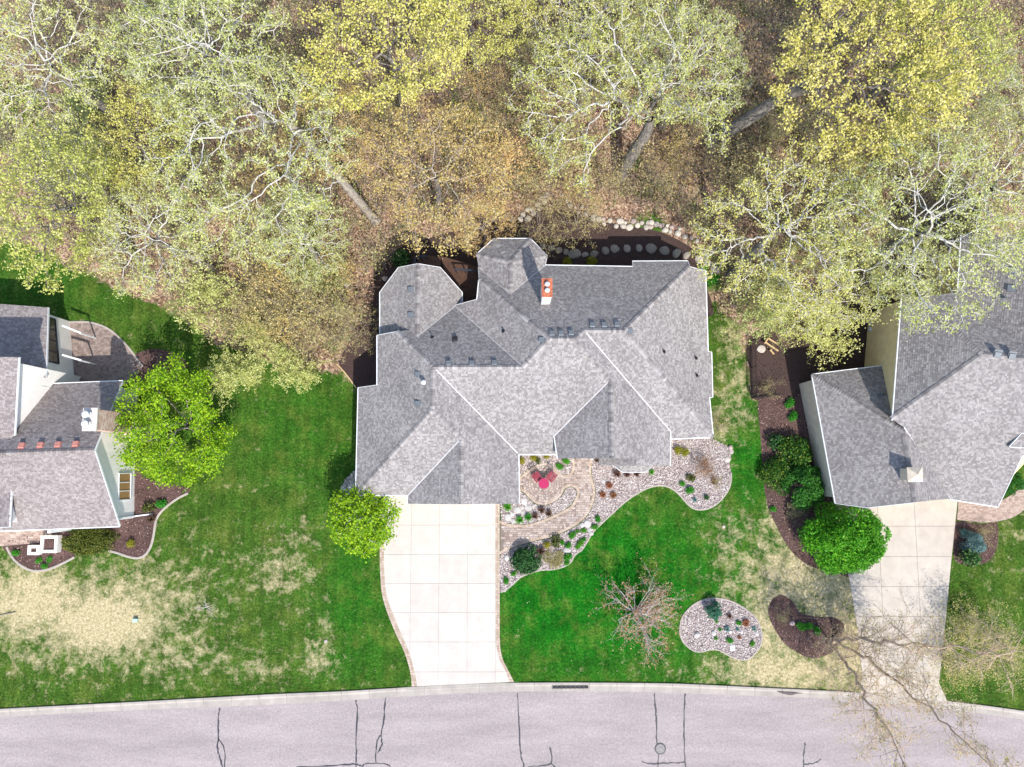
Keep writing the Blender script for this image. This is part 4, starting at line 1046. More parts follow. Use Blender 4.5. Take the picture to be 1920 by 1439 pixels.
# deck behind, between the two rear wings: diagonal boards one by one
deck = thing("deck", P(880, 530), "brown wooden deck with diagonal boards tucked between the two rear roof wings", "deck")
dpoly = [(v.x, v.y) for v in PP([(826, 480), (906, 503), (908, 580), (850, 592), (845, 545)], 2.1)]
dz_ = 2.1; mb = MB(); mb.prism(dpoly, 1.85, 2.05); mb.build("deck_frame", M['deck_wood'], deck)
ca, sa = math.cos(0.85), math.sin(0.85); lp2 = [(x * ca + y * sa, -x * sa + y * ca) for x, y in dpoly]
y_ = min(q[1] for q in lp2)
while y_ < max(q[1] for q in lp2):
    cc = clip_rect(lp2, -99, 99, y_ + 0.008, y_ + 0.142)
    if len(cc) >= 3 and abs(area2(cc)) > 0.01:
        w2 = [(x * ca - y * sa, x * sa + y * ca) for x, y in cc]
        if area2(w2) < 0: w2 = w2[::-1]
        mb = MB(); mb.prism(w2, 2.052, 2.085); mb.build("board", M['deck_wood'], deck)
    y_ += 0.15
for a, b in (((778, 483), (800, 480)), ((778, 483), (779, 500)), ((852, 505), (893, 508))):
    mb = MB(); mb.bar(P(*a, 3.0), P(*b, 3.0), 0.1, 0.07); mb.build("rail", M['dark_frame'], deck)
    for t in (0.05, 0.5, 0.95):
        g = P(*a, 3.0).lerp(P(*b, 3.0), t); mb = MB(); mb.bar((g.x, g.y, 2.05), (g.x, g.y, 2.96), 0.07, 0.07); mb.build("rail_post", M['dark_frame'], deck)
mb = MB(); mb.prism([(v.x, v.y) for v in PP([(776, 481), (803, 479), (826, 482), (826, 512), (776, 512)], 2.1)], 1.86, 2.06); mb.build("deck_landing", M['deck_wood'], deck)
for x, y in ((780, 485), (880, 503), (838, 500)):
    g = P(x, y, 2.0); mb = MB(); mb.bar((g.x, g.y, 0), (g.x, g.y, 1.85), 0.14, 0.14); mb.build("post", M['deck_wood'], deck)

# ---- left neighbour, white
G = House("white_house", P(60, 850), "white sided house at the left edge with lavender brown roofs and a pale brick chimney", M['shingle_left'], 0.13, (0.13, 0.17, 0.22), 3)
p = G.pl
a, b = P(52, 993, 2.75), P(224, 987, 2.75); e_ = (b - a).normalized(); dn = Vector((e_.y, -e_.x, 0))
p['D'] = pl_dir(a, dn, 0.66); p['C'] = pl_dir(p['D'].hit(177, 844), -dn, 0.66)
p['B'] = pl3(P(35, 670, 7.9), P(27, 817, 5.6), P(-60, 668, 7.9)); p['A'] = pl3(P(90, 577, 3.3), P(86, 708, 4.3), P(0, 571, 3.3))
p['E'] = pl3(P(24, 889, 4.6), P(19, 988, 4.3), P(-60, 880, 3.9))
p['BN'] = pl_dir(P(0, 668, 7.9), (0, 1, 0), 0.5)
for nm, pls, x, y in [('d1', 'C D', 177, 844), ('d2', 'D', 224, 987), ('d3', 'D', -90, 999), ('d4', 'C D', -90, 858), ('c1', 'C', 230, 715), ('c2', 'C', -90, 728), ('b1', 'B', 35, 670), ('b2', 'B', 27, 817), ('b3', 'B', 0, 841), ('b4', 'B', -90, 845), ('b5', 'B', -90, 668),
                      ('a1', 'A', 90, 577), ('a2', 'A', 86, 708), ('a3', 'A', -90, 712), ('a4', 'A', -90, 564), ('e1', 'E', 24, 889), ('e2', 'E', 19, 988), ('e3', 'E', -90, 994), ('e4', 'E', -90, 880)]: G.v(nm, pls, x, y)
for k, s_ in [('D', 'd1 d2 d3 d4'), ('C', 'd1 c1 c2 d4'), ('B', 'b1 b2 b3 b4 b5'), ('A', 'a1 a2 a3 a4'), ('E', 'e1 e2 e3 e4')]: G.slope(k, s_)
G.build(no_trim=('b2 b3', 'b3 b4', 'a3 a4', 'a2 a3', 'd3 d4', 'c2 d4', 'b4 b5', 'e3 e4', 'b1 b5', 'a1 a4', 'e4 e1'))
ex = e_ * 0.32
def pt_on(a, b, t, off=Vector((0, 0, 0))): return a.lerp(b, t) + off
vt = G.vt
s_e, n_e, r_e = vt['d2'] - ex - dn * 0.4, vt['c1'] - ex + dn * 0.4, vt['d1'] - ex
W_ = e_ * -16
G.wall([s_e, r_e, n_e, n_e + W_, r_e + W_, s_e + W_], 'C D', M['stucco'], 0.2)
bx = Vector((-0.35, 0, 0)); G.wall([vt['b1'] + bx + Vector((0, -0.3, 0)), vt['b2'] + bx, vt['b4'] + Vector((0, 0, 0)), vt['b5'] + Vector((0, -0.3, 0))], 'B', M['stucco'], 0.2)
G.wall([vt['a1'] + Vector((-0.32, -0.35, 0)), vt['a2'] + Vector((-0.32, -0.6, 0)), vt['a3'] + Vector((0, -0.6, 0)), vt['a4'] + Vector((0, -.35, 0))], 'A', M['stucco'], 0.2)
G.wall([vt['e1'] + Vector((-0.25, -0.2, 0)), vt['e2'] + Vector((-0.25, 0.25, 0)), vt['e3'] + Vector((0, .25, 0)), vt['e4']], 'E', M['stucco'], 0.2)
def wall_hit(pt, nrm, px, py):
    d = ray(px, py); return EYE + d * ((pt - EYE).dot(nrm) / d.dot(nrm))
def window_on(Hs, pt, nrm, corners, panes, frame_mat, pane_mat, fw=0.07, name="window"):
    """window traced on a wall plane: corners px in order top-left, bottom-left, bottom-right, top-right along the wall"""
    q = [wall_hit(pt, nrm, *c) for c in corners]
    lo = min(v.z for v in q); hi = max(v.z for v in q); h = Vector((nrm.y, -nrm.x, 0)).normalized()
    o_ = pt.copy(); o_.z = 0; ts = [(v - o_).dot(h) for v in q]; t0, t1 = min(ts), max(ts)
    mb = MB(); k = fw
    def bx_(ta, tb, za, zb, dep, out):
        ctr = o_ + h * ((ta + tb) / 2) + nrm * out + Vector((0, 0, (za + zb) / 2))
        R = Matrix((h, nrm, Vector((0, 0, 1)))).transposed(); mb.box(ctr, tb - ta, dep, zb - za, R)
    bx_(t0 - k, t0, lo - k, hi + k, 0.06, 0.035); bx_(t1, t1 + k, lo - k, hi + k, 0.06, 0.035); bx_(t0, t1, hi, hi + k, 0.06, 0.035); bx_(t0, t1, lo - k, lo, 0.08, 0.045)
    for i in range(1, panes):
        t = t0 + (t1 - t0) * i / panes; bx_(t - 0.03, t + 0.03, lo, hi, 0.05, 0.03)
    w = mb.build(name, frame_mat, Hs.e)
    for i in range(panes):
        mb = MB(); ta = t0 + (t1 - t0) * i / panes; tb = t0 + (t1 - t0) * (i + 1) / panes; bx_(ta + 0.01, tb - 0.01, lo, hi, 0.02, 0.012); mb.build("pane", pane_mat, w)
window_on(G, s_e, e_, [(223, 889), (223, 936), (243, 936), (243, 889)], 3, M['white_trim'], M['brown_frame'])
def wall_n(a, b):
    d = b - a; n = Vector((d.y, -d.x, 0)).normalized()
    return n if n.x > 0 else -n
window_on(G, vt['b1'] + bx, wall_n(vt['b1'] + Vector((0, -.3, 0)), vt['b2']), [(36, 698), (36, 735), (46, 735), (46, 698)], 2, M['white_trim'], M['brown_frame'])
wa, wb = vt['a1'] + Vector((-0.32, -0.35, 0)), vt['a2'] + Vector((-0.32, -0.6, 0))
window_on(G, wa, wall_n(wa, wb), [(91, 600), (89, 677), (100, 677), (102, 600)], 4, M['dark_frame'], M['glass'])
for y0, y1 in ((611, 625), (666, 676)):     # two white pergola beams over the patio
    mb = MB(); a, b = P(117, y0, 2.2), P(152, y1, 2.2); mb.bar(a, b, 0.13, 0.13); mb.bar(b - Vector((0.1, 0, 0)), Vector((b.x - 0.1, b.y, 0)), 0.09, 0.09); mb.build("pergola_beam", M['white_trim'], G.e)
mb = MB(); a = wall_hit(s_e, e_, 223, 971); mb.bar(Vector((s_e.x + .06, s_e.y + .12, 2.6)), Vector((s_e.x + .06, s_e.y + .12, .1)), 0.08, 0.1); mb.bar(Vector((s_e.x + .06, s_e.y + .12, .1)), P(286, 964, 0.06), 0.09, 0.08); mb.build("downspout", M['white_trim'], G.e)
for x, y in ((41, 837), (76, 836), (109, 835), (142, 834)): G.vent('C', x, y, 0.36, 'copper')
# brick chimney on the gable wall, bricks laid one by one
cx0 = s_e.x + 0.02; ct = P(170, 787, 7.3); cy = ct.y; cw, cd, ctop = 1.32, 0.75, 7.3
chx = P(181, 787, ctop).x - cd / 2
mb = MB(); mb.box((chx, cy, ctop / 2), cd - 0.03, cw - 0.03, ctop - 0.02); mb.box((chx + 0.1, cy, 1.2), cd + 0.3, cw + 0.7, 2.4); chm = mb.build("chimney", M['mortar'], G.e)
mb = MB(); zc = 0.04
row = 0
while zc < ctop - 0.1:
    big = zc < 2.36; w2, d2 = (cw + 0.74, cd + 0.34) if big else (cw, cd); xo = chx + (0.1 if big else 0)
    for side in range(4):
        ln = w2 if side % 2 == 0 else d2; n_ = int(ln / 0.21); t = -ln / 2 - (0.105 if row % 2 else 0)
        while t < ln / 2 - 0.02:
            t0, t1 = max(t, -ln / 2), min(t + 0.2, ln / 2)
            if t1 - t0 > 0.03:
                m_ = (t0 + t1) / 2
                cpt = [(xo + d2 / 2, cy + m_), (xo + m_, cy + w2 / 2), (xo - d2 / 2, cy + m_), (xo + m_, cy - w2 / 2)][side]
                if side % 2 == 0: mb.box((cpt[0], cpt[1], zc + 0.032), 0.03, t1 - t0 - 0.01, 0.062)
                else: mb.box((cpt[0], cpt[1], zc + 0.032), t1 - t0 - 0.01, 0.03, 0.062)
            t += 0.21
    zc += 0.075; row += 1
o = mb.build("bricks", M['brick'], chm); o["kind"] = "stuff"
mb = MB(); mb.box((chx, cy, ctop + 0.05), cd + 0.16, cw + 0.16, 0.14); mb.build("chimney_crown", M['mortar'], chm)
for dy in (0.3, -0.3):
    mb = MB(); mb.box((chx - 0.02, cy + dy, ctop + 0.2), 0.34, 0.34, 0.2); mb.lathe((chx - 0.02, cy + dy, ctop + 0.3), [(0.13, 0), (0.13, 0.3), (0.24, 0.33), (0.2, 0.4), (0, 0.43)], 16); mb.build("flue", M['white'], chm, True)

# ---- right neighbour, cream
R = House("cream_house", P(1780, 800), "cream walled house at the right edge with grey violet hip roofs", M['shingle_right'], 0.14, (0.12, 0.15, 0.19), 5)
p = R.pl
top = P(1842, 664, 8.7)
p['RA'] = pl3(P(1692, 552, 5.8), P(1674, 789, 5.8), top); p['RS'] = pl3(P(1781, 937, 2.7), P(1871, 950, 2.7), top)
hz = p['RA'].hit(1723, 560)
p['RN'] = pl3(hz, top, P(1990, 678, 8.7)); v1_ = p['RN'].hit(1797, 549); v2_ = p['RN'].hit(1925, 652); p['RB'] = pl3(v1_, v2_, P(1803, 450, v1_.z - 0.1))
p['GW'] = pl3(P(1523, 703, 2.8), P(1567, 942, 2.8), P(1695, 810, 5.5)); gtop = P(1695, 810, 5.5)
p['GN'] = pl3(P(1523, 703, 2.8), P(1660, 686, 2.8), gtop); p['GE'] = pl3(gtop, p['GW'].hit(1716, 938), P(1781, 935, 3.0))
p['DM'] = pl3(P(1893, 838, 5.6), P(1990, 815, 5.6), P(1990, 765, 6.4))
for nm, pls, x, y in [('r1', 'RA RS RN', 1842, 664), ('r2', 'RA', 1674, 789), ('r2b', 'RA RS', 1677, 791), ('r3', 'RA', 1692, 550), ('r4', 'RA RN', 1723, 556), ('s1', 'RS GE', 1700, 795), ('s2', 'RS', 1781, 936), ('s3', 'RS', 1871, 950.5), ('s4', 'RS', 1916, 855), ('s5', 'RS', 2060, 830), ('s6', 'RS RN', 1948, 674), ('s7', 'RS', 2060, 690),
                      ('n1', 'RN RB', 1797, 548), ('n2', 'RN RB', 1940, 666), ('m1', 'RB', 1803, 440), ('m2', 'RB', 2060, 440), ('m3', 'RB', 2060, 690),
                      ('g1', 'GW GN', 1523, 703), ('g2', 'GW', 1567, 944), ('g3', 'GW', 1625, 952), ('g4', 'GW GE', 1716, 942), ('g5', 'GW GN GE', 1695, 810), ('g6', 'GN', 1660, 686), ('g7', 'GN', 1676, 791), ('g8', 'GE', 1781, 935.5), ('g9', 'GE', 1699, 795),
                      ('k1', 'DM', 1893, 838), ('k2', 'DM', 1960, 842), ('k3', 'DM', 1960, 790), ('k4', 'DM', 1917, 812)]: R.v(nm, pls, x, y)
for k, s_ in [('RA', 'r3 r4 r1 r2b r2'), ('RS', 'r1 r2b s1 s2 s3 s4 s5 s7 s6'), ('RN', 'r4 n1 n2 s6 r1'), ('RB', 'm1 m2 m3 n2 n1'), ('GW', 'g1 g5 g4 g3 g2'), ('GN', 'g1 g6 g7 g5'), ('GE', 'g5 g4 g8 g9'), ('DM', 'k1 k2 k3 k4')]: R.slope(k, s_)
R.build(no_trim=('r2 r2b', 'r2b s1', 's1 s2', 'g6 g7', 'g7 g5', 'g8 g9', 'g9 g5', 's5 s7', 's7 s6', 'n2 s6', 'n2 m3', 'm2 m3', 'r4 n1', 'g4 g8', 'm1 m2', 'r3 r4'))
R.vt['gx1'] = R.vt['s1']; R.vt['gx2'] = R.vt['s2']
R.flashing('gx1', 'gx2', 0.09)
vt = R.vt
wl = vt['r3'].lerp(vt['r2'], 0.03) + Vector((0.4, 0, 0)); wl2 = vt['r2'] + Vector((0.4, 0.2, 0)); E_ = Vector((12, 0, 0))
tw = R.wall([wl, wl2, wl2 + Vector((5.2, -1.2, 0)), wl + Vector((2.6, 0, 0)) ], 'RA RS RN', M['cream_brick'], 0.25)
R.wall([P(1815, 450, 5.7), P(1812, 560, 5.7), P(1990, 640, 7), P(1990, 450, 6)], 'RB', M['cream_brick'], 0.3)
R.wall([P(1720, 800, 3), P(1788, 920, 3), P(1862, 936, 3), P(1908, 850, 3.2), P(2040, 830, 3), P(2040, 690, 7), P(1850, 680, 7)], 'RS', M['cream_brick'], 0.25)
gi = [vt['g1'] + Vector((0.08, -0.35, 0)), vt['g2'] + Vector((0.08, 0.4, 0)), vt['g4'] + Vector((0, 0.6, 0)), vt['g8'] + Vector((-0.5, 0.4, 0)), vt['g9'] + Vector((0.5, -1, 0)), vt['g6'] + Vector((-0.2, -0.4, 0))]
R.wall(gi, 'GW GN GE', M['beige_wall'], 0.22)
nr = Vector((wl2.y - wl.y, -(wl2.x - wl.x), 0)).normalized()
if nr.x > 0: nr = -nr
window_on(R, wl, nr, [(1610, 640), (1608, 655), (1620, 654), (1622, 639)], 1, M['white_trim'], M['glass'])
for i_, (x, y) in enumerate(((1633, 608), (1633, 618))):
    c = wall_hit(wl, nr, x, y); mb = MB(); mb.box(c + nr * 0.06, 0.14, 0.3, 0.22); mb.build("wall_vent", M['white'], R.e)
for pn, x, y in [('RB', 1897, 508), ('RB', 1896, 541), ('RS', 1870, 664), ('RS', 1897, 667)]: R.vent(pn, x, y, 0.4)
for pn, x, y in [('RB', 1882, 559), ('GN', 1646, 741), ('GN', 1654, 740), ('RN', 1785, 581)]: R.pipe(pn, x, y, 0.07, 0.25, 'vent_grey')
c = P(1716, 890, 6.3); mb = MB(); mb.box((c.x, c.y, 5.2), 0.8, 0.75, 2.0); chm = mb.build("chimney", M['cream_cap'], R.e)
mb = MB(); q = [(c.x + sx * 0.5, c.y + sy * 0.47, 6.2) for sx, sy in ((-1, -1), (1, -1), (1, 1), (-1, 1))]
mb.add(q + [(a, b_, 6.28) for a, b_, _ in q] + [(c.x, c.y, 6.65)], [(0, 3, 2, 1), (0, 1, 5, 4), (1, 2, 6, 5), (2, 3, 7, 6), (3, 0, 4, 7), (4, 5, 8), (5, 6, 8), (6, 7, 8), (7, 4, 8)]); mb.build("chimney_cap", M['cream_cap'], chm)
# small dark lean-to under the oaks
# ------------------------------------------------------------------ plants: skeletons, tubes, leaves
def tubes(p0, p1, r0, r1, sides):
    p0, p1 = np.asarray(p0, float), np.asarray(p1, float); n = len(p0)
    d = p1 - p0; L_ = np.linalg.norm(d, axis=1, keepdims=True) + 1e-9; d = d / L_
    ref = np.where(np.abs(d[:, 2:3]) < 0.9, np.array([[0, 0, 1.0]]), np.array([[1.0, 0, 0]]))
    s = np.cross(d, ref); s /= np.linalg.norm(s, axis=1, keepdims=True); t = np.cross(s, d)
    a = np.arange(sides) * 2 * math.pi / sides
    ring = s[:, None] * np.cos(a)[None, :, None] + t[:, None] * np.sin(a)[None, :, None]
    A = p0[:, None] + ring * np.asarray(r0)[:, None, None]; B = p1[:, None] + ring * np.asarray(r1)[:, None, None]
    V = np.concatenate([A, B], 1).reshape(-1, 3)
    k = np.arange(sides); F0 = np.stack([k, (k + 1) % sides, sides + (k + 1) % sides, sides + k], 1)
    F = (F0[None] + (np.arange(n) * 2 * sides)[:, None, None]).reshape(-1, 4)
    return V, F
def merge(parts):
    Vs, Fs, b = [], [], 0
    for V, F in parts:
        if len(V) == 0: continue
        Vs.append(V); Fs.append(F + b); b += len(V)
    return np.concatenate(Vs), np.concatenate(Fs)
def leaf_quads(C, size, rng, updir=0.5, asp=0.65, jit=0.4):
    """one folded rhombic leaf per centre"""
    n = len(C); sz = size * rng.uniform(1 - jit, 1 + jit, n)
    nr = rng.normal(size=(n, 3)); nr /= np.linalg.norm(nr, axis=1, keepdims=True); nr[:, 2] = np.abs(nr[:, 2]) + updir
    nr /= np.linalg.norm(nr, axis=1, keepdims=True)
    u = np.cross(nr, rng.normal(size=(n, 3))); u /= np.linalg.norm(u, axis=1, keepdims=True) + 1e-9; v = np.cross(nr, u)
    a, b = (sz / 2)[:, None], (sz * asp / 2)[:, None]
    V = np.stack([C - u * a, C + v * b + nr * b * 0.25 - u * a * 0.1, C + u * a, C - v * b + nr * b * 0.25 - u * a * 0.1], 1).reshape(-1, 3)
    return V, np.arange(4 * n).reshape(n, 4)
def unit(v): return v / (np.linalg.norm(v, axis=-1, keepdims=True) + 1e-9)

def colonize(rng, trunk, attr, step=0.42, kill=0.75, infl=5.0, iters=75, wig=0.25, grav=0.0):
    N = [np.array(t, float) for t in trunk]; par = [-1] + list(range(len(trunk) - 1)); kids = [0] * len(N)
    A = np.array(attr); alive = np.ones(len(A), bool)
    D = np.full(len(A), 1e9); near = np.zeros(len(A), int)
    def upd(idx):
        nonlocal D, near
        Q = np.array([N[i] for i in idx]); d = np.linalg.norm(A[:, None] - Q[None], axis=2); j = d.argmin(1); m = d[np.arange(len(A)), j]
        b = m < D; D[b] = m[b]; near[b] = np.array(idx)[j[b]]
    upd(list(range(len(N))))
    for it in range(iters):
        act = alive & (D < infl * (2.2 if it < 12 else 1))
        if not act.any(): break
        dirs = {}
        ai = np.where(act)[0]; nd = near[ai]; P_ = np.array(N)[nd]; u = unit(A[ai] - P_)
        S_ = np.zeros((len(N), 3)); np.add.at(S_, nd, u)
        new = []
        for i in np.unique(nd):
            if kids[i] >= 3: 
                continue
            s = S_[i]; L_ = np.linalg.norm(s)
            if L_ < 1e-3: continue
            d = s / L_ + rng.normal(size=3) * wig; d[2] += grav; d /= np.linalg.norm(d)
            N.append(N[i] + d * step * rng.uniform(0.8, 1.2)); par.append(int(i)); kids.append(0); kids[i] += 1; new.append(len(N) - 1)
        if not new: break
        upd(new); alive &= D > kill
    return np.array(N), np.array(par)
def skeleton_radii(N, par, tip=0.014, exp=2.3):
    n = len(N); w = np.zeros(n); ch = np.zeros(n, int)
    for i in range(n - 1, 0, -1):
        if w[i] == 0: w[i] = 1
        w[par[i]] += w[i]; ch[par[i]] += 1
    return tip * w ** (1 / exp), w, ch
def crown_points(rng, n, R, h, zc, lobes=0, shell=0.35):
    P_ = rng.normal(size=(n * 2, 3)); P_ = unit(P_); r = rng.uniform(shell, 1, (n * 2, 1)) ** 0.6
    if lobes:
        L_ = unit(rng.normal(size=(lobes, 3))); k = (P_ @ L_.T).max(1, keepdims=True); r = r * (0.55 + 0.45 * np.clip((k - 0.35) / 0.5, 0, 1))
    P_ = P_ * r; P_ = P_[(P_[:, 2] > -0.55)][:n]
    return P_ * np.array([R, R, h]) + np.array([0, 0, zc])

def make_tree(name, seed, R, h, zc, n_attr, bark, leafm, leaf=0.16, per=7, spread=0.32, trunk_r=0.28, lean=(0, 0), twigs=3, twig_len=0.5, lobes=9, cat="tree", step=0.42, kill=0.75, wig=0.25, trunkm=None, tipr=0.0185, way=None, base=None, keep=None, leafy=2.5, updir=0.6):
    rng = np.random.default_rng(seed)
    A = crown_points(rng, n_attr, R, h, zc, lobes) + np.array([lean[0], lean[1], 0])
    if keep is not None: A = A[keep(A)]
    top = np.array([lean[0], lean[1], zc - h * 0.35]); b0 = np.array([0, 0, 0.0])
    if way: tr = [np.array(q) for q in resample(smooth([Vector((0, 0, 0))] + [Vector(q) for q in way], 6, False), max(6, int(sum((Vector(b) - Vector(a)).length for a, b in zip([(0, 0, 0)] + way, way)) / 0.6)))]
    else:
        k = max(6, int(np.linalg.norm(top - b0) / 0.6)); tr = []
        for i in range(k + 1):
            t = i / k; q = b0 + (top - b0) * np.array([t ** 1.15, t ** 1.15, t]); q[:2] += np.sin(np.array([t * 5 + seed, t * 4.1 + seed * 2])) * 0.18 * t; tr.append(q)
    N, par = colonize(rng, tr, A, step, kill, 5.0, 80, wig)
    rad, w, ch = skeleton_radii(N, par, tipr)
    rad = np.minimum(rad, trunk_r); 
    nt = len(tr); rad[:nt] = np.maximum(rad[:nt], np.linspace(trunk_r * 1.15, trunk_r * 0.75, nt)); rad[0] *= 1.25
    idx = np.arange(1, len(N)); r0 = rad[par[idx]]; r1 = rad[idx]
    ln = N[idx] - N[par[idx]]
    r0 = np.where(idx < nt, r0, np.minimum(r0, r1 * 1.35))
    big = r1 > 0.085
    parts = []
    e = thing(name, (0, 0, 0), name.replace('_', ' '), cat)
    bi = idx[big]
    if len(bi):
        p0 = N[par[bi]] - unit(N[bi] - N[par[bi]]) * 0.06
        V, F = tubes(p0, N[bi], r0[big], r1[big], 8)
        link("trunk", np_mesh("trunk", V, F, True), trunkm or bark, e)
    sm = idx[~big]
    V1 = tubes(N[par[sm]], N[sm], r0[~big], r1[~big], 4)
    tips = np.where((w <= leafy) & (np.arange(len(N)) >= nt))[0]
    # side twigs
    tp0, tp1, cl = [], [], [N[tips]]
    if twigs:
        b = np.repeat(tips, twigs); d = unit(N[b] - N[par[b]]); d = unit(d * 0.7 + rng.normal(size=(len(b), 3)) * 0.75 + np.array([0, 0, 0.15]))
        q1 = N[b] + d * rng.uniform(0.4, 1.1, (len(b), 1)) * twig_len
        tw = tubes(N[b], q1, np.full(len(b), tipr * 0.75), np.full(len(b), tipr * 0.35), 3)
        # split triangles vs quads: tubes() are quads for any side count
        V1 = merge([V1, tw]); cl.append(q1)
    link("branches", np_mesh("branches", V1[0], V1[1], True), bark, e)
    C = np.concatenate(cl); C = np.repeat(C, per, 0) + rng.normal(size=(len(C) * per, 3)) * spread * np.array([1, 1, 0.7])
    V, F = leaf_quads(C, leaf, rng, updir)
    link("crown", np_mesh("crown", V, F), leafm, e)
    return e
def make_bush(name, seed, stems, height, spread, bark, leafm, leaf=0.09, per=2, levels=3, br=4, cat="shrub", rad=0.018, droop=0.0, leafspread=0.08, curl=0.25, base_r=0.25, leaf_from=2):
    """many-stemmed shrub by recursive branching"""
    rng = np.random.default_rng(seed); p0, p1, r0, r1, C = [], [], [], [], []
    def grow(p, d, L_, r, lv):
        n = 4; q = p
        for i in range(n):
            d = unit(d + rng.normal(size=3) * curl * 0.5 + np.array([0, 0, -droop * lv * 0.25 + (0.1 if lv == 0 else 0)]))
            e_ = q + d * L_ / n; ra, rb = r * (1 - 0.16 * i), r * (1 - 0.16 * (i + 1)); p0.append(q); p1.append(e_); r0.append(ra); r1.append(rb)
            if lv < levels - 1 and i >= 1:
                for _ in range(max(1, int(round(br / 3 + rng.uniform(-0.4, 0.4))))):
                    dd = unit(d + rng.normal(size=3) * 0.85); grow(e_, dd, L_ * rng.uniform(0.4, 0.65), rb * 0.6, lv + 1)
            if lv >= leaf_from:
                for _ in range(per): C.append(e_ + rng.normal(size=3) * leafspread)
            q = e_
    for s in range(stems):
        a = rng.uniform(0, 6.283); k = rng.uniform(0.1, 1)
        d = unit(np.array([math.cos(a) * spread * k, math.sin(a) * spread * k, 1.0]))
        grow(np.array([math.cos(a), math.sin(a), 0]) * base_r * k, d, height * rng.uniform(0.7, 1.1), rad * rng.uniform(0.8, 1.3), 0)
    e = thing(name, (0, 0, 0), name.replace('_', ' '), cat)
    V, F = tubes(p0, p1, r0, r1, 3); link("stems", np_mesh("stems", V, F, True), bark, e)
    if C and per:
        V, F = leaf_quads(np.array(C), leaf, rng, 0.5); link("crown", np_mesh("crown", V, F), leafm, e)
    return e
def make_ball(name, seed, rx, ry, h, n, leafm, leaf=0.08, lump=0.22, lumps=26, cat="shrub", bark=None, z0=0.05, updir=0.3, inner=0.55, dome=1.0, asp=0.6):
    """dense shrub: leaf clumps over a lumpy mound"""
    rng = np.random.default_rng(seed); e = thing(name, (0, 0, 0), name.replace('_', ' '), cat)
    K = max(5, lumps); cd = unit(rng.normal(size=(K, 3))); cd[:, 2] = np.abs(cd[:, 2]); kr = rng.uniform(0.45, 1.0, K)
    rr = rng.uniform(0.20, 0.20 + lump * 0.9, K) * (1.6 if K < 16 else 1.0)          # lobes of different size
    ctr = cd * ((1 - rr * 0.75) * kr ** 0.35)[:, None]
    wts = rr ** 2 / (rr ** 2).sum(); j = rng.choice(K, n, p=wts)
    D = unit(rng.normal(size=(n, 3))); D[:, 2] = np.where(rng.random(n) < 0.75, np.abs(D[:, 2]), D[:, 2])
    C = (ctr[j] + D * (rr[j] * rng.uniform(inner, 1.0, n) ** 0.5)[:, None]) * np.array([rx, ry, h]) + np.array([0, 0, z0])
    C[:, 2] = np.abs(C[:, 2]) + 0.015
    V, F = leaf_quads(C, leaf, rng, updir, asp); link("crown", np_mesh("crown", V, F), leafm, e)
    m = max(8, int(14)); a = rng.uniform(0, 6.28, m); k2 = rng.uniform(0.3, 0.8, m)
    q = np.stack([np.cos(a) * rx * k2, np.sin(a) * ry * k2, np.full(m, h * 0.6)], 1)
    V, F = tubes(np.zeros((m, 3)), q, np.full(m, 0.02 + 0.01 * rx), np.full(m, 0.01), 4); link("stems", np_mesh("stems", V, F), bark or M['bark_dark'], e)
    return e
def make_tuft(name, seed, r, h, n, leafm, cat="plant", w=0.02, flop=0.7):
    rng = np.random.default_rng(seed); e = thing(name, (0, 0, 0), name.replace('_', ' '), cat)
    a = rng.uniform(0, 6.28, n); k = rng.uniform(0.15, 1, n); b = np.stack([np.cos(a), np.sin(a), np.zeros(n)], 1) * (r * 0.25 * k)[:, None]
    out = np.stack([np.cos(a), np.sin(a), np.zeros(n)], 1); s = np.stack([-np.sin(a), np.cos(a), np.zeros(n)], 1) * w
    hh = h * rng.uniform(0.5, 1, n); m1 = b + out * (r * k * 0.5)[:, None] + np.array([0, 0, 1]) * (hh * 0.8)[:, None]; t1 = b + out * (r * k)[:, None] + np.array([0, 0, 1]) * (hh * (1 - 0.5 * flop * k))[:, None]
    V = np.stack([b - s, b + s, m1 + s, m1 - s, t1], 1).reshape(-1, 3); i = np.arange(n) * 5
    F = np.concatenate([np.stack([i, i + 1, i + 2, i + 3], 1), np.stack([i + 3, i + 2, i + 4, i + 4], 1)])
    me = new_mesh("blades", V, [tuple(f) if f[2] != f[3] else tuple(f[:3]) for f in F.tolist()])
    link("blades", me, leafm, e); return e
USED = set()
def place(src, px, py, z=0.0, rz=None, scale=1.0, label=None, group=None, at=None):
    """first use moves the original, later ones are copies; (px,py) is where the crown height z shows in the photo"""
    q = at if at is not None else P(px, py, z); loc = (q.x, q.y, 0)
    rz = random.uniform(0, 6.28) if rz is None else rz
    if src in USED: return copy_tree(src, loc, rz, scale, label, group)
    USED.add(src); TREE_OF[src] = [(c, []) for c in children_of(src)]
    src.location = loc; src.rotation_euler = (0, 0, rz); src.scale = scale if hasattr(scale, '__len__') else (scale,) * 3
    if label: src["label"] = label
    if group: src["group"] = group
    return src
bo, bt_, bd = M['bark_oak'], M['bark_trunk'], M['bark_dark']
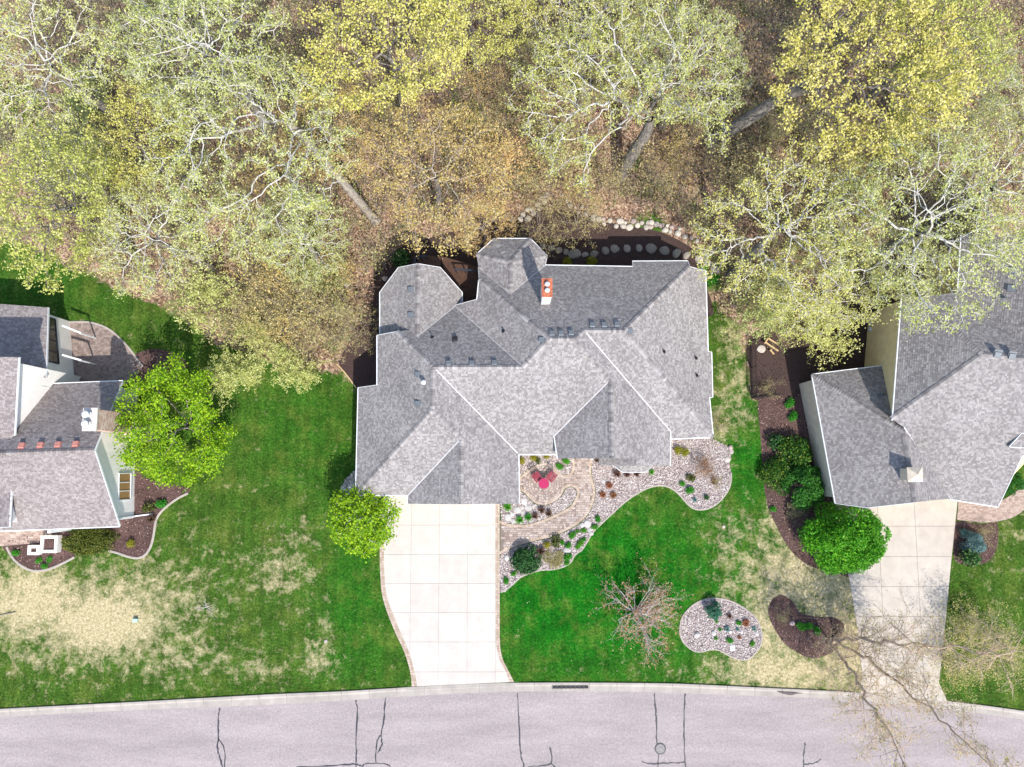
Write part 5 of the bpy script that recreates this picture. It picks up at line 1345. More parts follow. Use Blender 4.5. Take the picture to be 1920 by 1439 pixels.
# --- canopy trees; those whose trunk shows are built to their own lean
GW_ = "spring woodland trees behind the houses"
def rel(b, *pts): return [tuple(P(*q) - b) for q in pts]
def clear_trunk(A, b=P(1163, 332)):
    x, y = to_px(A[:, 0] + b.x, A[:, 1] + b.y, A[:, 2])
    return ~((x > 1110) & (x < 1330) & (y > 232))
b_ = P(1163, 332); c_ = P(1165, 165, 10.5)
t = make_tree("oak_tree", 11, 7.4, 3.6, 10.5, 1250, bo, M['leaf_oak'], 0.125, 6, 0.13, 0.46, (c_.x - b_.x, c_.y - b_.y), 3, 0.55, 10, trunkm=bt_, wig=0.3, keep=clear_trunk, way=rel(b_, (1185, 292, 2.5), (1214, 245, 5.0), (1216, 222, 6.4)))
place(t, 0, 0, at=b_, rz=0, label="gnarled pale oak with a thick forked grey trunk, rooted above the boulder wall", group=GW_)
b_ = P(1332, 268); c_ = P(1640, 140, 12)
t = make_tree("maple_tree", 12, 6.4, 3.6, 12, 950, bd, M['leaf_yellow'], 0.16, 8, 0.17, 0.48, (c_.x - b_.x, c_.y - b_.y), 3, 0.5, 9, trunkm=bt_, way=rel(b_, (1400, 226, 3), (1475, 178, 6), (1540, 160, 8.5)))
place(t, 0, 0, at=b_, rz=0, label="broad bright yellow maple on a long dark leaning trunk, upper right", group=GW_)
b_ = P(705, 415); c_ = P(455, 290, 12)
t = make_tree("ash_tree", 13, 7.0, 3.6, 12, 1250, bo, M['leaf_pale'], 0.125, 6, 0.14, 0.30, (c_.x - b_.x, c_.y - b_.y), 3, 0.55, 9, trunkm=M['bark_mid'], wig=0.22, way=rel(b_, (650, 350, 3.5), (595, 285, 7), (540, 230, 9.5)))
place(t, 0, 0, at=b_, rz=0, label="pale green tree on a long grey slanting trunk, behind the rear left wing", group=GW_)
oakB = make_tree("oak_tree", 21, 6.2, 3.4, 10, 1100, bo, M['leaf_oak'], 0.125, 6, 0.13, 0.34, (0.8, 0.3), 3, 0.5, 9, trunkm=bt_, wig=0.3)
oakC = make_tree("oak_tree", 22, 6.4, 3.5, 11, 1100, bo, M['leaf_pale'], 0.125, 6, 0.13, 0.34, (-0.7, 0.4), 3, 0.5, 9, trunkm=bt_, wig=0.28)
mapB = make_tree("maple_tree", 23, 6.0, 3.4, 12, 780, bd, M['leaf_yellow'], 0.15, 7, 0.16, 0.32, (0.4, -0.5), 3, 0.5, 8, trunkm=bt_)
budA = make_tree("budding_tree", 24, 5.4, 3.0, 8, 950, M['twig'], M['leaf_tan'], 0.12, 5, 0.16, 0.2, (0.6, 0), 4, 0.5, 8, trunkm=bd, tipr=0.011)
ashB = make_tree("ash_tree", 25, 5.6, 3.4, 12, 1000, bo, M['leaf_pale'], 0.13, 6, 0.15, 0.3, (-0.5, 0.5), 3, 0.5, 9, trunkm=M['bark_mid'])
for src, px, py, z, sc, rz, lab in [
    (oakB, 1455, 440, 10, 1.0, 0.4, "pale twiggy oak spreading over the back right corner of the main roof's garden"),
    (oakC, 1745, 420, 11, 1.05, 1.0, "tall pale oak overhanging the rear roof of the cream house"),
    (oakB, 1585, 520, 9, 0.72, 3.3, "smaller oak whose twigs reach the cream wall of the right house"),
    (oakC, 1900, 330, 11, 0.85, 4.0, "pale oak at the right edge beyond the cream house"),
    (oakB, 1120, 20, 12, 0.85, 2.0, "whitish oak at the top edge above the forked oak"),
    (oakC, 1310, 75, 12, 0.75, 5.1, "slim pale oak at the top between the forked oak and the yellow maple"),
    (oakC, 1880, 80, 12, 0.7, 2.2, "grey green tree in the top right corner"),
    (mapB, 720, 85, 12, 1.0, 0.0, "yellow budding maple at the top, left of the tall straight trunk"),
    (mapB, 1790, 20, 13, 0.9, 2.1, "yellow maple at the top edge beside the top right corner tree"),
    (mapB, 235, 235, 11, 0.72, 4.2, "yellowish young maple among pale trees, upper left"),
    (mapB, 125, 405, 9, 0.92, 1.1, "yellow leaved maple leaning over the lawn at the left edge"),
    (mapB, 880, -35, 13, 0.75, 3.0, "tall straight trunked tree at the top centre edge"),
    (budA, 800, 330, 8, 1.05, 0.0, "tan orange budding tree reaching toward the turret"),
    (budA, 610, 215, 9, 0.75, 2.4, "small tan budding tree between the pale ash and the yellow maple"),
    (ashB, 560, 455, 7, 0.62, 4.4, "low pale tree in the thicket left of the rear wing"),
    (budA, 905, 420, 5, 0.45, 1.4, "little yellow tan tree touching the turret eave"),
    (ashB, 400, 95, 12, 1.0, 0.0, "pale green ash at the top left"),
    (ashB, 85, 95, 11, 0.95, 2.0, "pale yellow green tree in the top left corner"),
    (ashB, 270, 30, 12, 0.8, 4.0, "light green tree on the top edge left of the pale ash"),
    (ashB, 310, 445, 8, 0.8, 1.2, "pale tree over the lawn edge behind the white house"),
    (ashB, 1745, 470, 9, 0.55, 0.5, "small pale tree filling the gap between the two rear roofs of the cream house"),
    (ashB, 60, 270, 10, 0.6, 5.2, "small pale tree by the grassy gap at the left edge")]:
    place(src, px, py, z, rz, sc, lab, GW_)
# --- understory thickets
GU = "twiggy undergrowth of the woodland"
ua = make_bush("understory_shrub", 31, 11, 3.2, 0.75, M['twig'], M['leaf_brush'], 0.11, 1, 3, 5, rad=0.022)
ub = make_bush("understory_shrub", 32, 13, 2.6, 0.9, M['twig'], M['leaf_pale'], 0.11, 3, 3, 5, rad=0.02)
uc = make_bush("understory_shrub", 33, 9, 3.6, 0.7, M['twig'], M['leaf_tan'], 0.10, 2, 3, 5, rad=0.022)
UL = {0: "olive twiggy shrub in the undergrowth", 1: "pale leafing shrub in the undergrowth", 2: "tan budding shrub in the undergrowth"}
AREAS = [("left of the rear wing", [(470, 560), (520, 520), (560, 560), (600, 530), (440, 590), (540, 610), (610, 590), (490, 630), (640, 520), (580, 640), (400, 560)], [0, 2, 0, 1, 0, 2, 0, 1, 2, 0, 1]),
         ("behind the boulder wall", [(1010, 330), (1080, 360), (1130, 330), (960, 330), (1230, 330), (1040, 270), (1270, 290)], [0, 2, 0, 2, 0, 0, 2]),
         ("under the yellow maple", [(1450, 240), (1530, 290), (1600, 330), (1660, 300), (1400, 330), (1690, 230), (1500, 120)], [0, 0, 2, 0, 0, 1, 0]),
         ("beside the fence of the cream house", [(1430, 590), (1470, 610), (1520, 620), (1450, 540), (1380, 560)], [1, 0, 1, 0, 0]),
         ("between the tan tree and the straight trunk", [(870, 250), (930, 230), (960, 100), (1000, 60), (900, 150), (940, 300), (700, 230)], [2, 0, 0, 0, 2, 2, 0]),
         ("under the pale trees at the upper left", [(330, 330), (200, 320), (420, 390), (500, 340), (300, 200), (540, 130), (160, 190)], [0, 1, 0, 2, 0, 0, 1])]
ORD = {1: [""], 2: ["left of the two", "right of the two"], 3: ["leftmost", "middle", "rightmost"], 4: ["leftmost", "second from left", "second from right", "rightmost"], 5: ["leftmost", "second from left", "middle", "second from right", "rightmost"]}
UL = {0: "olive twiggy shrub", 1: "pale leafing shrub", 2: "tan budding shrub"}
for an, spots, kinds_ in AREAS:
    for (x, y), k in zip(spots, kinds_):
        same = sorted(sp[0] for sp, kk in zip(spots, kinds_) if kk == k); od = ORD[len(same)][same.index(x)]
        place((ua, ub, uc)[k], x, y, 1.5, None, random.uniform(0.75, 1.25), (UL[k] + " " + an + (", " + od if od else "")), GU + " " + an)
mt = make_bush("small_tree", 35, 8, 3.0, 0.95, M['twig'], M['leaf_brush'], 0.085, 2, 3, 6, cat="tree", rad=0.03, base_r=0.1)
place(mt, 1085, 408, 1.5, 0.5, 0.95, "fine twigged small tree spreading over the dark mulch bed behind the chimney")
place(mt, 1015, 420, 1.2, 2.5, 0.9, "fine twigged small tree beside the turret over the dark mulch")
place(mt, 560, 590, 2.0, 1.0, 1.5, "bare twiggy tree at the lawn edge left of the dark mulch strip")
pt_ = make_bush("pale_shrub", 36, 16, 2.2, 0.95, M['twig'], M['leaf_pale'], 0.12, 5, 3, 5, rad=0.02)
place(pt_, 450, 690, 1.2, 0.2, 1.0, "pale green spreading shrub next to the lime green tree")
place(pt_, 540, 690, 1.2, 2.2, 0.9, "pale green spreading shrub at the lawn edge, right of its twin")
place(mt, 668, 620, 0.8, 3.0, 0.75, "fine twigged small tree over the mulch strip left of the main house")
# uncountable brush between the trees
rng = np.random.default_rng(71); brush_poly = [P(a, b) for a, b in [(-40, 60), (60, 440), (230, 520), (400, 600), (640, 660), (700, 540), (770, 440), (930, 390), (1040, 350), (1250, 405), (1340, 470), (1400, 570), (1500, 580), (1700, 460), (1960, 360), (1960, -60), (-40, -60)]]
for nm, cnt, lm, lf in (("undergrowth", 1500, M['leaf_brush'], 0.11), ("undergrowth", 1300, M['leaf_pale'], 0.12), ("undergrowth", 1000, M['leaf_tan'], 0.11)):
    X, Y = sample_poly(brush_poly, cnt, rng); n = len(X); hgt = rng.uniform(0.5, 2.6, n)
    px_, py_ = to_px(X, Y); ok = ~((px_ > 1120) & (px_ < 1260) & (py_ > 250) & (py_ < 345)); X, Y, hgt = X[ok], Y[ok], hgt[ok]; n = len(X)
    m = 22; C = np.stack([np.repeat(X, m), np.repeat(Y, m), np.repeat(hgt, m)], 1) + rng.normal(size=(n * m, 3)) * np.array([0.55, 0.55, 0.35]); C[:, 2] = np.abs(C[:, 2]) + 0.05
    V, F = leaf_quads(C, lf, rng, 0.5); o = link(nm, np_mesh(nm, V, F), lm); o["kind"] = "stuff"
    k = 7; b0 = np.stack([np.repeat(X, k), np.repeat(Y, k), np.zeros(n * k)], 1) + rng.normal(size=(n * k, 3)) * np.array([0.15, 0.15, 0]); b1 = np.stack([np.repeat(X, k), np.repeat(Y, k), np.repeat(hgt, k)], 1) + rng.normal(size=(n * k, 3)) * np.array([0.6, 0.6, 0.3]); b1[:, 2] = np.abs(b1[:, 2]) + 0.1
    V, F = tubes(b0, b1, np.full(n * k, 0.018), np.full(n * k, 0.007), 3); o2 = link("brush_twigs", np_mesh("brush_twigs", V, F, True), M['twig'], o); o2["kind"] = "stuff"
# --- garden trees
lime = make_tree("lime_tree", 41, 4.3, 3.0, 3.6, 620, bd, M['leaf_lime'], 0.15, 26, 0.24, 0.24, (0, 0), 2, 0.3, 7, kill=0.85, leafy=3.0, wig=0.2)
place(lime, 333, 797, 3.8, 0.3, 1.06, "large lime green leafy tree beside the white house gable")
lime2 = make_tree("lime_tree", 42, 2.2, 1.5, 2.6, 420, M['bark_oak'], M['leaf_lime'], 0.15, 13, 0.17, 0.12, (0, 0), 3, 0.3, 10, step=0.3, kill=0.45, leafy=3.0)
place(lime2, 681, 972, 2.8, 0.0, 1.1, "small lime green tree at the front left corner of the main house")
green = make_ball("round_tree", 43, 3.25, 2.65, 3.6, 26000, M['leaf_green'], 0.15, 0.16, 70, "tree", z0=0.6, inner=0.5)
place(green, 1583, 1008, 1.6, 0.0, 1.0, "big round bright green tree at the edge of the right driveway")
pink = make_bush("red_bud_tree", 44, 24, 2.1, 2.3, M['bark_pink'], M['leaf_rust'], 0.085, 1, 3, 5, cat="tree", rad=0.04, base_r=0.12, leafspread=0.06, curl=0.16)
place(pink, 1196, 1153, 1.0, 0.0, 1.32, "small silver branched tree with rusty new leaves on the front lawn")
# birch clump by the right driveway: three leaning stems
def make_birch():
    rng = np.random.default_rng(51); base = P(1562, 1198); e = thing("birch_tree", base, "three stemmed birch with fine drooping twigs leaning over the right driveway and road", "tree")
    p0, p1, r0, r1, C = [], [], [], [], []; big = []
    stems = [((1565, 1200), [(1625, 1202, 3.2), (1700, 1208, 6), (1790, 1216, 9), (1890, 1230, 12)]), ((1563, 1205), [(1620, 1232, 3.2), (1690, 1285, 6), (1770, 1360, 9), (1880, 1460, 12)]), ((1555, 1208), [(1592, 1252, 3.2), (1625, 1310, 6), (1665, 1378, 9), (1715, 1465, 11.5)])]
    def twig(p, d, L_, r, lv):
        q = p; n = 5
        for i in range(n):
            d = unit(d + rng.normal(size=3) * 0.10 + np.array([0, 0, -0.05 * lv])); e_ = q + d * L_ / n
            p0.append(q); p1.append(e_); r0.append(r * (1 - .14 * i)); r1.append(r * (1 - .14 * (i + 1)))
            if lv < 3 and i >= 1 and rng.random() < (0.95 if lv < 2 else 0.7):
                for _ in range(2 if lv == 1 else 1): twig(e_, unit(d + rng.normal(size=3) * 0.7), L_ * rng.uniform(0.4, 0.62), r * 0.55, lv + 1)
            if lv >= 2:
                if rng.random() < 0.28: C.append(e_ + rng.normal(size=3) * 0.09)
            q = e_
    for s0, pts in stems:
        g = P(*s0); path = smooth([g] + [P(*q) for q in pts], 6, False); n = len(path); path = [g] + [v + Vector(rng.normal(size=3) * 0.10) for v in path[1:]]
        for i in range(n - 1):
            a, b = np.array(path[i]), np.array(path[i + 1]); ra = 0.095 * (1 - i / n) ** 0.8 + 0.018; big.append((a, b, ra, 0.095 * (1 - (i + 1) / n) ** 0.8 + 0.018))
            if i > 2:
                for _ in range(3):
                    d = unit(unit(b - a) * 0.55 + rng.normal(size=3) * 0.8); twig(b, d, rng.uniform(1.4, 3.0) * (1.1 - 0.5 * i / n), 0.025, 1)
    for _ in range(26):                       # fine brush of shoots round the foot
        a = rng.uniform(0, 6.28); twig(np.array(base) + np.array([math.cos(a), math.sin(a), 0]) * rng.uniform(0.1, 0.6), unit(np.array([math.cos(a) * .5, math.sin(a) * .5, 1])), 1.6, 0.014, 2)
    V, F = tubes([b[0] for b in big], [b[1] for b in big], [b[2] for b in big], [b[3] for b in big], 7); link("trunk", np_mesh("trunk", V, F, True), M['bark_birch'], e)
    V, F = tubes(p0, p1, r0, r1, 3); link("branches", np_mesh("branches", V, F, True), M['bark_birch'], e)
    V, F = leaf_quads(np.array(C), 0.085, rng, 0.4); link("crown", np_mesh("crown", V, F), M['leaf_birch'], e)
make_birch()
yb = make_bush("birch_shoots", 52, 14, 3.4, 1.0, M['twig'], M['leaf_birch'], 0.10, 2, 3, 5, cat="tree", rad=0.03, leafspread=0.14)
place(yb, 1850, 1170, 2.5, 0.3, 0.78, "yellow green feathery young tree at the right edge of the grass strip")
place(yb, 1800, 1240, 2.5, 1.9, 0.78, "yellow green feathery young tree beside the right driveway near the road")
place(yb, 1890, 1250, 2.5, 3.3, 0.78, "yellow green feathery young tree in the lower right corner by the kerb")
# ------------------------------------------------------------------ stones
def rock_mesh(seed, flat=0.7, rough=0.42):
    bm = bmesh.new(); bmesh.ops.create_icosphere(bm, subdivisions=2, radius=1.0); rng = np.random.default_rng(seed)
    D = unit(rng.normal(size=(9, 3))); A = rng.uniform(-rough, rough * 0.6, 9)
    for v in bm.verts:
        d = np.array(v.co); k = 1 + sum(a * max(0, d @ q) ** 3 for a, q in zip(A, D)) + rng.uniform(-0.03, 0.03)
        v.co = Vector(d * k); v.co.z *= flat
        if v.co.z < -0.35: v.co.z = -0.35
    me = bpy.data.meshes.new("stone"); bm.to_mesh(me); bm.free(); return me
ROCKS = {}
def rock_for(mat, i, flat=0.7):
    k = (mat, i % 5, flat)
    if k not in ROCKS:
        me = rock_mesh(100 + i % 5 + int(flat * 50), flat); me.materials.append(M[mat]); ROCKS[k] = me
    return ROCKS[k]
def stone(name, px, py, r, mat='boulder', parent=None, label=None, flat=0.7, sx=1.0, group=None, i=None):
    i = random.randrange(5) if i is None else i
    o = bpy.data.objects.new(name, rock_for(mat, i, flat)); COL.objects.link(o)
    q = P(px, py, r * 0.3); loc = Vector((q.x, q.y, r * flat * 0.28))
    if parent is not None: o.parent = parent; loc = loc - world_loc(parent)
    o.location = loc; o.scale = (r * sx, r, r); o.rotation_euler = (0, 0, random.uniform(-0.5, 0.5) if sx != 1 else random.uniform(0, 6.28))
    if label: tag(o, label, "rock", group)
    return o
wl_ = thing("boulder_wall", P(990, 400), "short curved wall of pale boulders behind the turret, left of the gap", "wall")
for x, y in [(1024, 365), (1015, 371), (1021, 378), (1009, 383.5), (1000, 401), (990, 394), (989, 409), (976, 412), (961, 413), (949, 406), (981, 403), (1012, 391), (997, 392)]:
    stone("boulder", x, y, random.uniform(0.22, 0.31), random.choice(('boulder', 'boulder')), wl_)
wr_ = thing("boulder_wall", P(1180, 415), "long wall of mixed boulders along the far edge of the dark mulch", "wall")
for x, y in [(1055, 366), (1062, 378), (1070, 385), (1078, 389), (1090, 389), (1099, 400), (1115, 403), (1111, 411), (1131, 411.5), (1144, 414.5), (1132, 421), (1155.6, 425), (1168.6, 426), (1163, 415.6), (1173, 417), (1180, 426), (1188, 415), (1196, 423), (1204, 418), (1214.5, 418), (1221, 417), (1221, 425), (1212, 426), (1230.5, 420.7), (1240, 423), (1250, 423.6), (1246.5, 430.5), (1256, 433.5), (1261, 427), (1270.6, 438.5), (1274, 429), (1284, 444), (1297, 446.5), (1122, 410), (1085, 398), (1306, 452)]:
    stone("boulder", x, y, random.uniform(0.17, 0.30), random.choice(('boulder', 'boulder', 'boulder_pink')), wr_)
se = thing("stone_edging", P(1180, 468), "row of spaced grey brown stones in the dark mulch behind the main house", "edging")
for x, y, r in [(1018.5, 461.4, .24), (1034, 465, .24), (1048, 469, .24), (1061, 472.5, .25), (1079, 477, .42), (1098, 478, .22), (1115, 477, .3), (1135, 470, .33), (1154, 467, .3), (1175.5, 466, .32), (1198, 465, .3), (1222.5, 466, .36), (1246, 470, .34), (1270.6, 474.5, .33), (1289, 478.6, .27), (1311, 486.7, .36), (1328, 494, .27), (1341.6, 506, .33)]:
    stone("stone", x, y, r, 'boulder_dark' if x < 1300 else 'boulder', se, flat=0.45, sx=1.15)
for x, y, r, m, lab, f in [
    (650, 535, .2, 'white_rock', "lone white rock in the brush left of the rear wing", .7), (722, 522, .24, 'boulder_pink', "pinkish boulder beside the slanted eave of the rear left wing", .7),
    (983, 940, .31, 'white_rock', "largest white flat stone, right beside the garage roof corner", .3), (990, 951.5, .30, 'white_rock', "greyish flat stone just below the largest white stone", .25), (1000, 949, .13, 'white_rock', "small white stone at the round patio's lower left rim", .4),
    (970, 957, .30, 'white_rock', "wide white stone in the middle of the stone group by the walk", .3), (980, 962, .2, 'white_rock', "narrow white stone right of the wide middle stone", .3), (980, 953, .14, 'white_rock', "little white stone between the large stones", .35), (960, 965, .2, 'white_rock', "slanted white stone left of the wide middle stone", .3),
    (952, 971, .27, 'white_rock', "round white boulder nearest the driveway border", .5), (962.5, 978, .19, 'white_rock', "white stone at the bottom of the group by the walk", .35),
    (1131, 902, .19, 'white_rock', "white rock in gravel right of the front walk", .8), (1091, 986.5, .23, 'white_rock', "white rock left of the tall white rock below the walk bend", .5), (1102, 983, .28, 'white_rock', "tall white rock below the outer bend of the walk", .5), (1106, 995, .17, 'white_rock', "small white rock under the tall one at the lawn edge", .5), (1108, 1001, .2, 'white_rock', "white rock on the lawn edge under the perennials", .4),
    (1063, 1031, .27, 'white_rock', "round white rock with a dark spot among green perennials", .5), (951, 1047, .24, 'white_rock', "white rock at the foot of the driveway side holly", .6), (967, 1063, .2, 'boulder_pink', "pinkish grey stone left of the holly", .6),
    (1370, 839, .2, 'boulder_pink', "upper pink boulder at the right end of the gravel bed", .7), (1371, 847, .2, 'boulder', "pale boulder under the pink one at the gravel bed's right end", .7), (1364, 862, .22, 'boulder', "grey boulder at the right rim of the gravel bed", .5), (1366, 874, .18, 'boulder_pink', "small pinkish boulder on the right rim below the grey one", .5),
    (1306, 1191, .22, 'white_rock', "white rock at the left end of the island gravel bed", .8), (1339, 1187, .19, 'white_rock', "white rock in the middle of the island bed", .6), (1369, 1185.5, .11, 'white', "tiny white lamp stone beside the grey tuft in the island", .8), (1390, 1186, .09, 'white', "tiniest white stone right of centre in the island", .8), (1419, 1189, .12, 'white', "small white stone at the right end of the island", .8),
    (1486, 1169, .17, 'boulder_pink', "pale stone in the small kidney mulch bed", .6), (1357, 987, .13, 'boulder', "pale rock lying on the lawn near the gravel bed", .5), (1427, 654, .32, 'boulder', "pale boulder behind the black fence", .5), (1243, 341, .16, 'boulder', "small grey rock in the leaf litter right of the forked oak", .6),
    (661, 905, .22, 'boulder', "grey cobble by the left corner downspout", .6), (657, 912, .2, 'white_rock', "pale cobble under the left corner eave", .6), (642, 925, .16, 'boulder_pink', "pinkish cobble left of the small lime tree", .6)]:
    stone("rock", x, y, r, m, None, lab, f)
mb = MB(); q = P(1373, 1215); mb.box((q.x, q.y, 0.05), 0.34, 0.34, 0.08, Matrix.Rotation(0.05, 3, 'Z')); tag(mb.build("stepping_stone", M['white']), "square white stepping stone at the lower edge of the island bed", "stepping stone")

# ------------------------------------------------------------------ shrubs and perennials
tg = make_tuft("green_tuft", 61, 0.3, 0.4, 130, M['leaf_perennial']); tb = make_tuft("brown_tuft", 62, 0.3, 0.45, 110, M['leaf_brown']); to_ = make_tuft("orange_tuft", 63, 0.28, 0.3, 130, M['leaf_orange']); tgr = make_tuft("blue_tuft", 64, 0.25, 0.3, 120, M['leaf_blue'])
bg = make_ball("green_perennial", 65, 0.3, 0.3, 0.26, 420, M['leaf_perennial'], 0.075, 0.3, 12, "plant"); bgold = make_ball("golden_shrub", 66, 0.32, 0.32, 0.4, 420, M['leaf_gold'], 0.07, 0.3, 12)
bol = make_ball("olive_shrub", 67, 0.32, 0.32, 0.36, 420, M['leaf_yew'], 0.07, 0.3, 12); bdk = make_ball("dark_shrub", 68, 0.3, 0.3, 0.34, 420, M['leaf_dark'], 0.07, 0.3, 12)
U = 26.0                                         # photo pixels per metre near the ground
def small(src, r0, rows):
    for x, y, r, lab in rows: place(src, x, y, 0.15, None, r / U / r0, lab)
small(tg, 0.3, [(952, 951, 9, "spiky green tuft below the garage gutter by the stones"), (974, 975, 8, "left one of two green tufts on the inner edge of the walk"), (991, 970, 8, "right one of two green tufts on the inner edge of the walk"), (1222, 885.6, 6, "green tuft right of the bay window roof"), (1344, 1166, 3.5, "tiny dark green tuft under the island spruce"), (1350, 1181, 4, "tiny green tuft left of the pale grey tuft in the island"), (1343, 1197.5, 4, "tiny green tuft in the lower left of the island")])
small(tb, 0.3, [(1015.6, 957, 7, "upper brown tuft between patio and walk"), (1003, 968, 7, "left brown tuft between patio and walk"), (1029, 963, 7, "right brown tuft between patio and walk"), (1157, 889, 8, "left brown tuft under the bay window roof"), (1175, 890, 7, "middle brown tuft under the bay window roof"), (1194, 889, 7, "dark brown tuft at the right under the bay window roof"), (1339, 904, 7, "brown tuft at the right of the bare gravel bed shrub"), (1368, 1156, 5, "brown tuft beside the island spruce"), (1014, 1034, 9, "brown tuft between holly and walk"), (1120, 864, 5, "narrow brown tuft by the front door corner"), (285, 973, 9, "reddish brown low shrub at the end of the white downspout")])
small(to_, 0.28, [(1142, 910.6, 7, "upper orange tuft in the front gravel"), (1129.7, 928, 7, "lower left orange tuft in the front gravel"), (1150, 928.6, 7, "lower right orange tuft in the front gravel"), (1398, 1168, 8, "rusty tuft in the upper right of the island"), (1387, 1196, 4, "tiny rusty tuft low in the island")])
small(tgr, 0.25, [(1364, 1180, 6, "grey blue tuft in the island centre"), (1415, 1180, 5, "grey blue tuft at the right end of the island"), (1383, 1180, 4, "smallest grey blue tuft in the island"), (1303, 937, 5, "grey blue tuft near the lower point of the front gravel bed")])
small(bg, 0.3, [(1050, 873, 8, "front green bush left of the entry gable"), (1061, 867, 8, "rear green bush left of the entry gable"), (1279, 909, 6.5, "small emerald mound in the front gravel"), (1294.5, 922, 9, "larger emerald mound in the front gravel"), (1123, 973, 7, "perennial highest up along the walk's lower bed"), (1115, 986.6, 7, "perennial right of the tall white rock"), (1095, 997, 6, "perennial under the left white rock"), (1084, 997.5, 4.5, "small perennial left of its neighbour under the rocks"), (1075, 1005, 8, "wide perennial in the walk's lower bed"), (1086, 1018, 8, "perennial at the inner lawn curve"), (1094, 1011, 5, "small perennial touching the lawn curve"), (1083, 1028, 5, "perennial at the lower end of the curve"), (1053, 1019, 6, "perennial left of the spotted white rock"), (1064, 1022, 7, "perennial above the spotted white rock"), (1066, 1047, 9, "bright perennial clump under the spotted white rock"), (1062, 1055, 6, "perennial at the lawn edge beside the dead ground cover"), (962, 1075, 6, "green mound left below the holly"), (947, 1090, 7, "green mound at the driveway end of the gravel"), (1385.6, 1167, 6, "green mound upper right in the island"), (1369, 1199.6, 7, "green mound in the lower middle of the island"), (1409.6, 1207, 6, "green mound at the lower right of the island"),
                (1503, 1172, 10, "left half of the low green ground cover in the kidney bed"), (1517, 1177, 9, "middle clump of low green ground cover in the kidney bed"), (1530, 1184, 9, "right end of the low green ground cover in the kidney bed"), (71, 1050, 7, "left green perennial below the white planter"), (94, 1050, 7, "right green perennial below the white planter"), (83, 1060, 7, "lowest green perennial below the white planter"), (29, 1035, 8, "dark perennial at the left end of the front bed"),
                (1478, 755, 11, "bright green fern by the fence end"), (1484, 780, 11, "bright green fern below the first one beside the cream garage"), (1450, 957, 7, "lime green mound in the mulch beside the round tree"), (1338, 528, 14, "bright green bush at the back right corner of the main house"), (1318, 500, 10, "bright green plant above the corner bush"), (302, 942, 11, "light green shrub in the mulch under the white gable")])
small(bgold, 0.32, [(978, 864.5, 8, "golden shrub in the corner by the garage wall"), (1000, 858, 8, "golden brown shrub under the front gutter"), (1025, 857, 6, "sparse golden shrub right under the front gutter"), (1272, 845, 9, "golden olive shrub below the front right eave"), (1284, 848, 9, "right golden shrub below the front right eave"), (1025, 1022, 8, "golden brown shrub right of the holly"), (246, 1020, 9, "yellowish sparse shrub in the mulch right of the yew"), (1063, 492, 11, "left yellow green shrub behind the chimney eave"), (1109, 491, 12, "right yellow green shrub behind the chimney eave")])
small(bol, 0.32, [(1008, 864, 7, "olive low shrub in front of the golden brown one"), (1295, 896.5, 9, "olive mound beside the bare shrub"), (1042, 1015, 12, "olive green cushion along the lower walk edge"), (280, 952, 12, "dark olive shrub beside the light green one")])
small(bdk, 0.3, [(1324, 933, 6, "dark round shrub in the gravel's lower lobe"), (752, 490, 22, "dark evergreen behind the rear left wing"), (1450, 830, 19, "small dark round evergreen in the side mulch bed"), (1815, 1043, 22, "dark green shrub under the blue spruce")])
holly = make_ball("holly_shrub", 71, 1.18, 1.05, 1.25, 5200, M['leaf_dark'], 0.11, 0.3, 34); place(holly, 987, 1050, 0.5, 0.4, 1.0, "large glossy dark holly beside the driveway and walk")
yew = make_ball("yew_hedge", 72, 2.15, 1.0, 1.2, 11000, M['leaf_yew'], 0.11, 0.3, 40); place(yew, 164, 1016, 0.6, 0.03, 1.0, "wide olive yew hedge in front of the white house")
dk2 = make_ball("evergreen_shrub", 73, 1.65, 1.5, 1.7, 9000, M['leaf_deep'], 0.11, 0.14, 40, inner=0.6); place(dk2, 1508, 912, 0.8, 0.5, 1.15, "large dark round evergreen against the cream garage")
place(dk2, 1900, 905, 0.5, 2.0, 0.6, "dark boxwood beside the curved brick walk")
mx = make_ball("leafy_shrub", 74, 1.3, 1.2, 1.3, 3000, M['leaf_mixed'], 0.12, 0.35, 30, inner=0.3); place(mx, 1488, 848, 0.6, 0.5, 1.2, "loose yellow green shrub between the two dark evergreens")
place(mx, 1450, 888, 0.4, 1.5, 1.0, "loose green shrub left of the large evergreen")
bsp = make_ball("blue_spruce", 75, 0.68, 0.68, 1.3, 3200, M['leaf_bluegreen'], 0.09, 0.2, 24, asp=0.35); place(bsp, 1340, 1146, 0.6, 0.2, 1.0, "blue green dwarf spruce at the top of the island bed")
bs2 = make_ball("blue_spruce", 76, 0.92, 0.92, 1.6, 4200, M['leaf_blue'], 0.11, 0.28, 30, asp=0.35); place(bs2, 1830, 1019, 0.9, 0.2, 0.95, "silvery blue spruce beside the right driveway")
place(bs2, 1809, 1000, 0.3, 0.9, 0.4, "little blue spruce behind the silvery one")
bare = make_bush("bare_shrub", 77, 16, 1.0, 1.5, M['bark_birch'], M['leaf_orange'], 0.05, 1, 3, 5, rad=0.014); place(bare, 1318, 876, 0.4, 0.2, 1.0, "bare reddish brown twiggy shrub in the front gravel bed")
bare2 = make_bush("bare_shrub", 78, 14, 0.9, 1.4, M['twig'], M['leaf_brush'], 0.05, 1, 3, 4, rad=0.013); place(bare2, 1352, 805, 0.4, 0.2, 1.15, "grey twiggy shrub at the right corner of the main house")
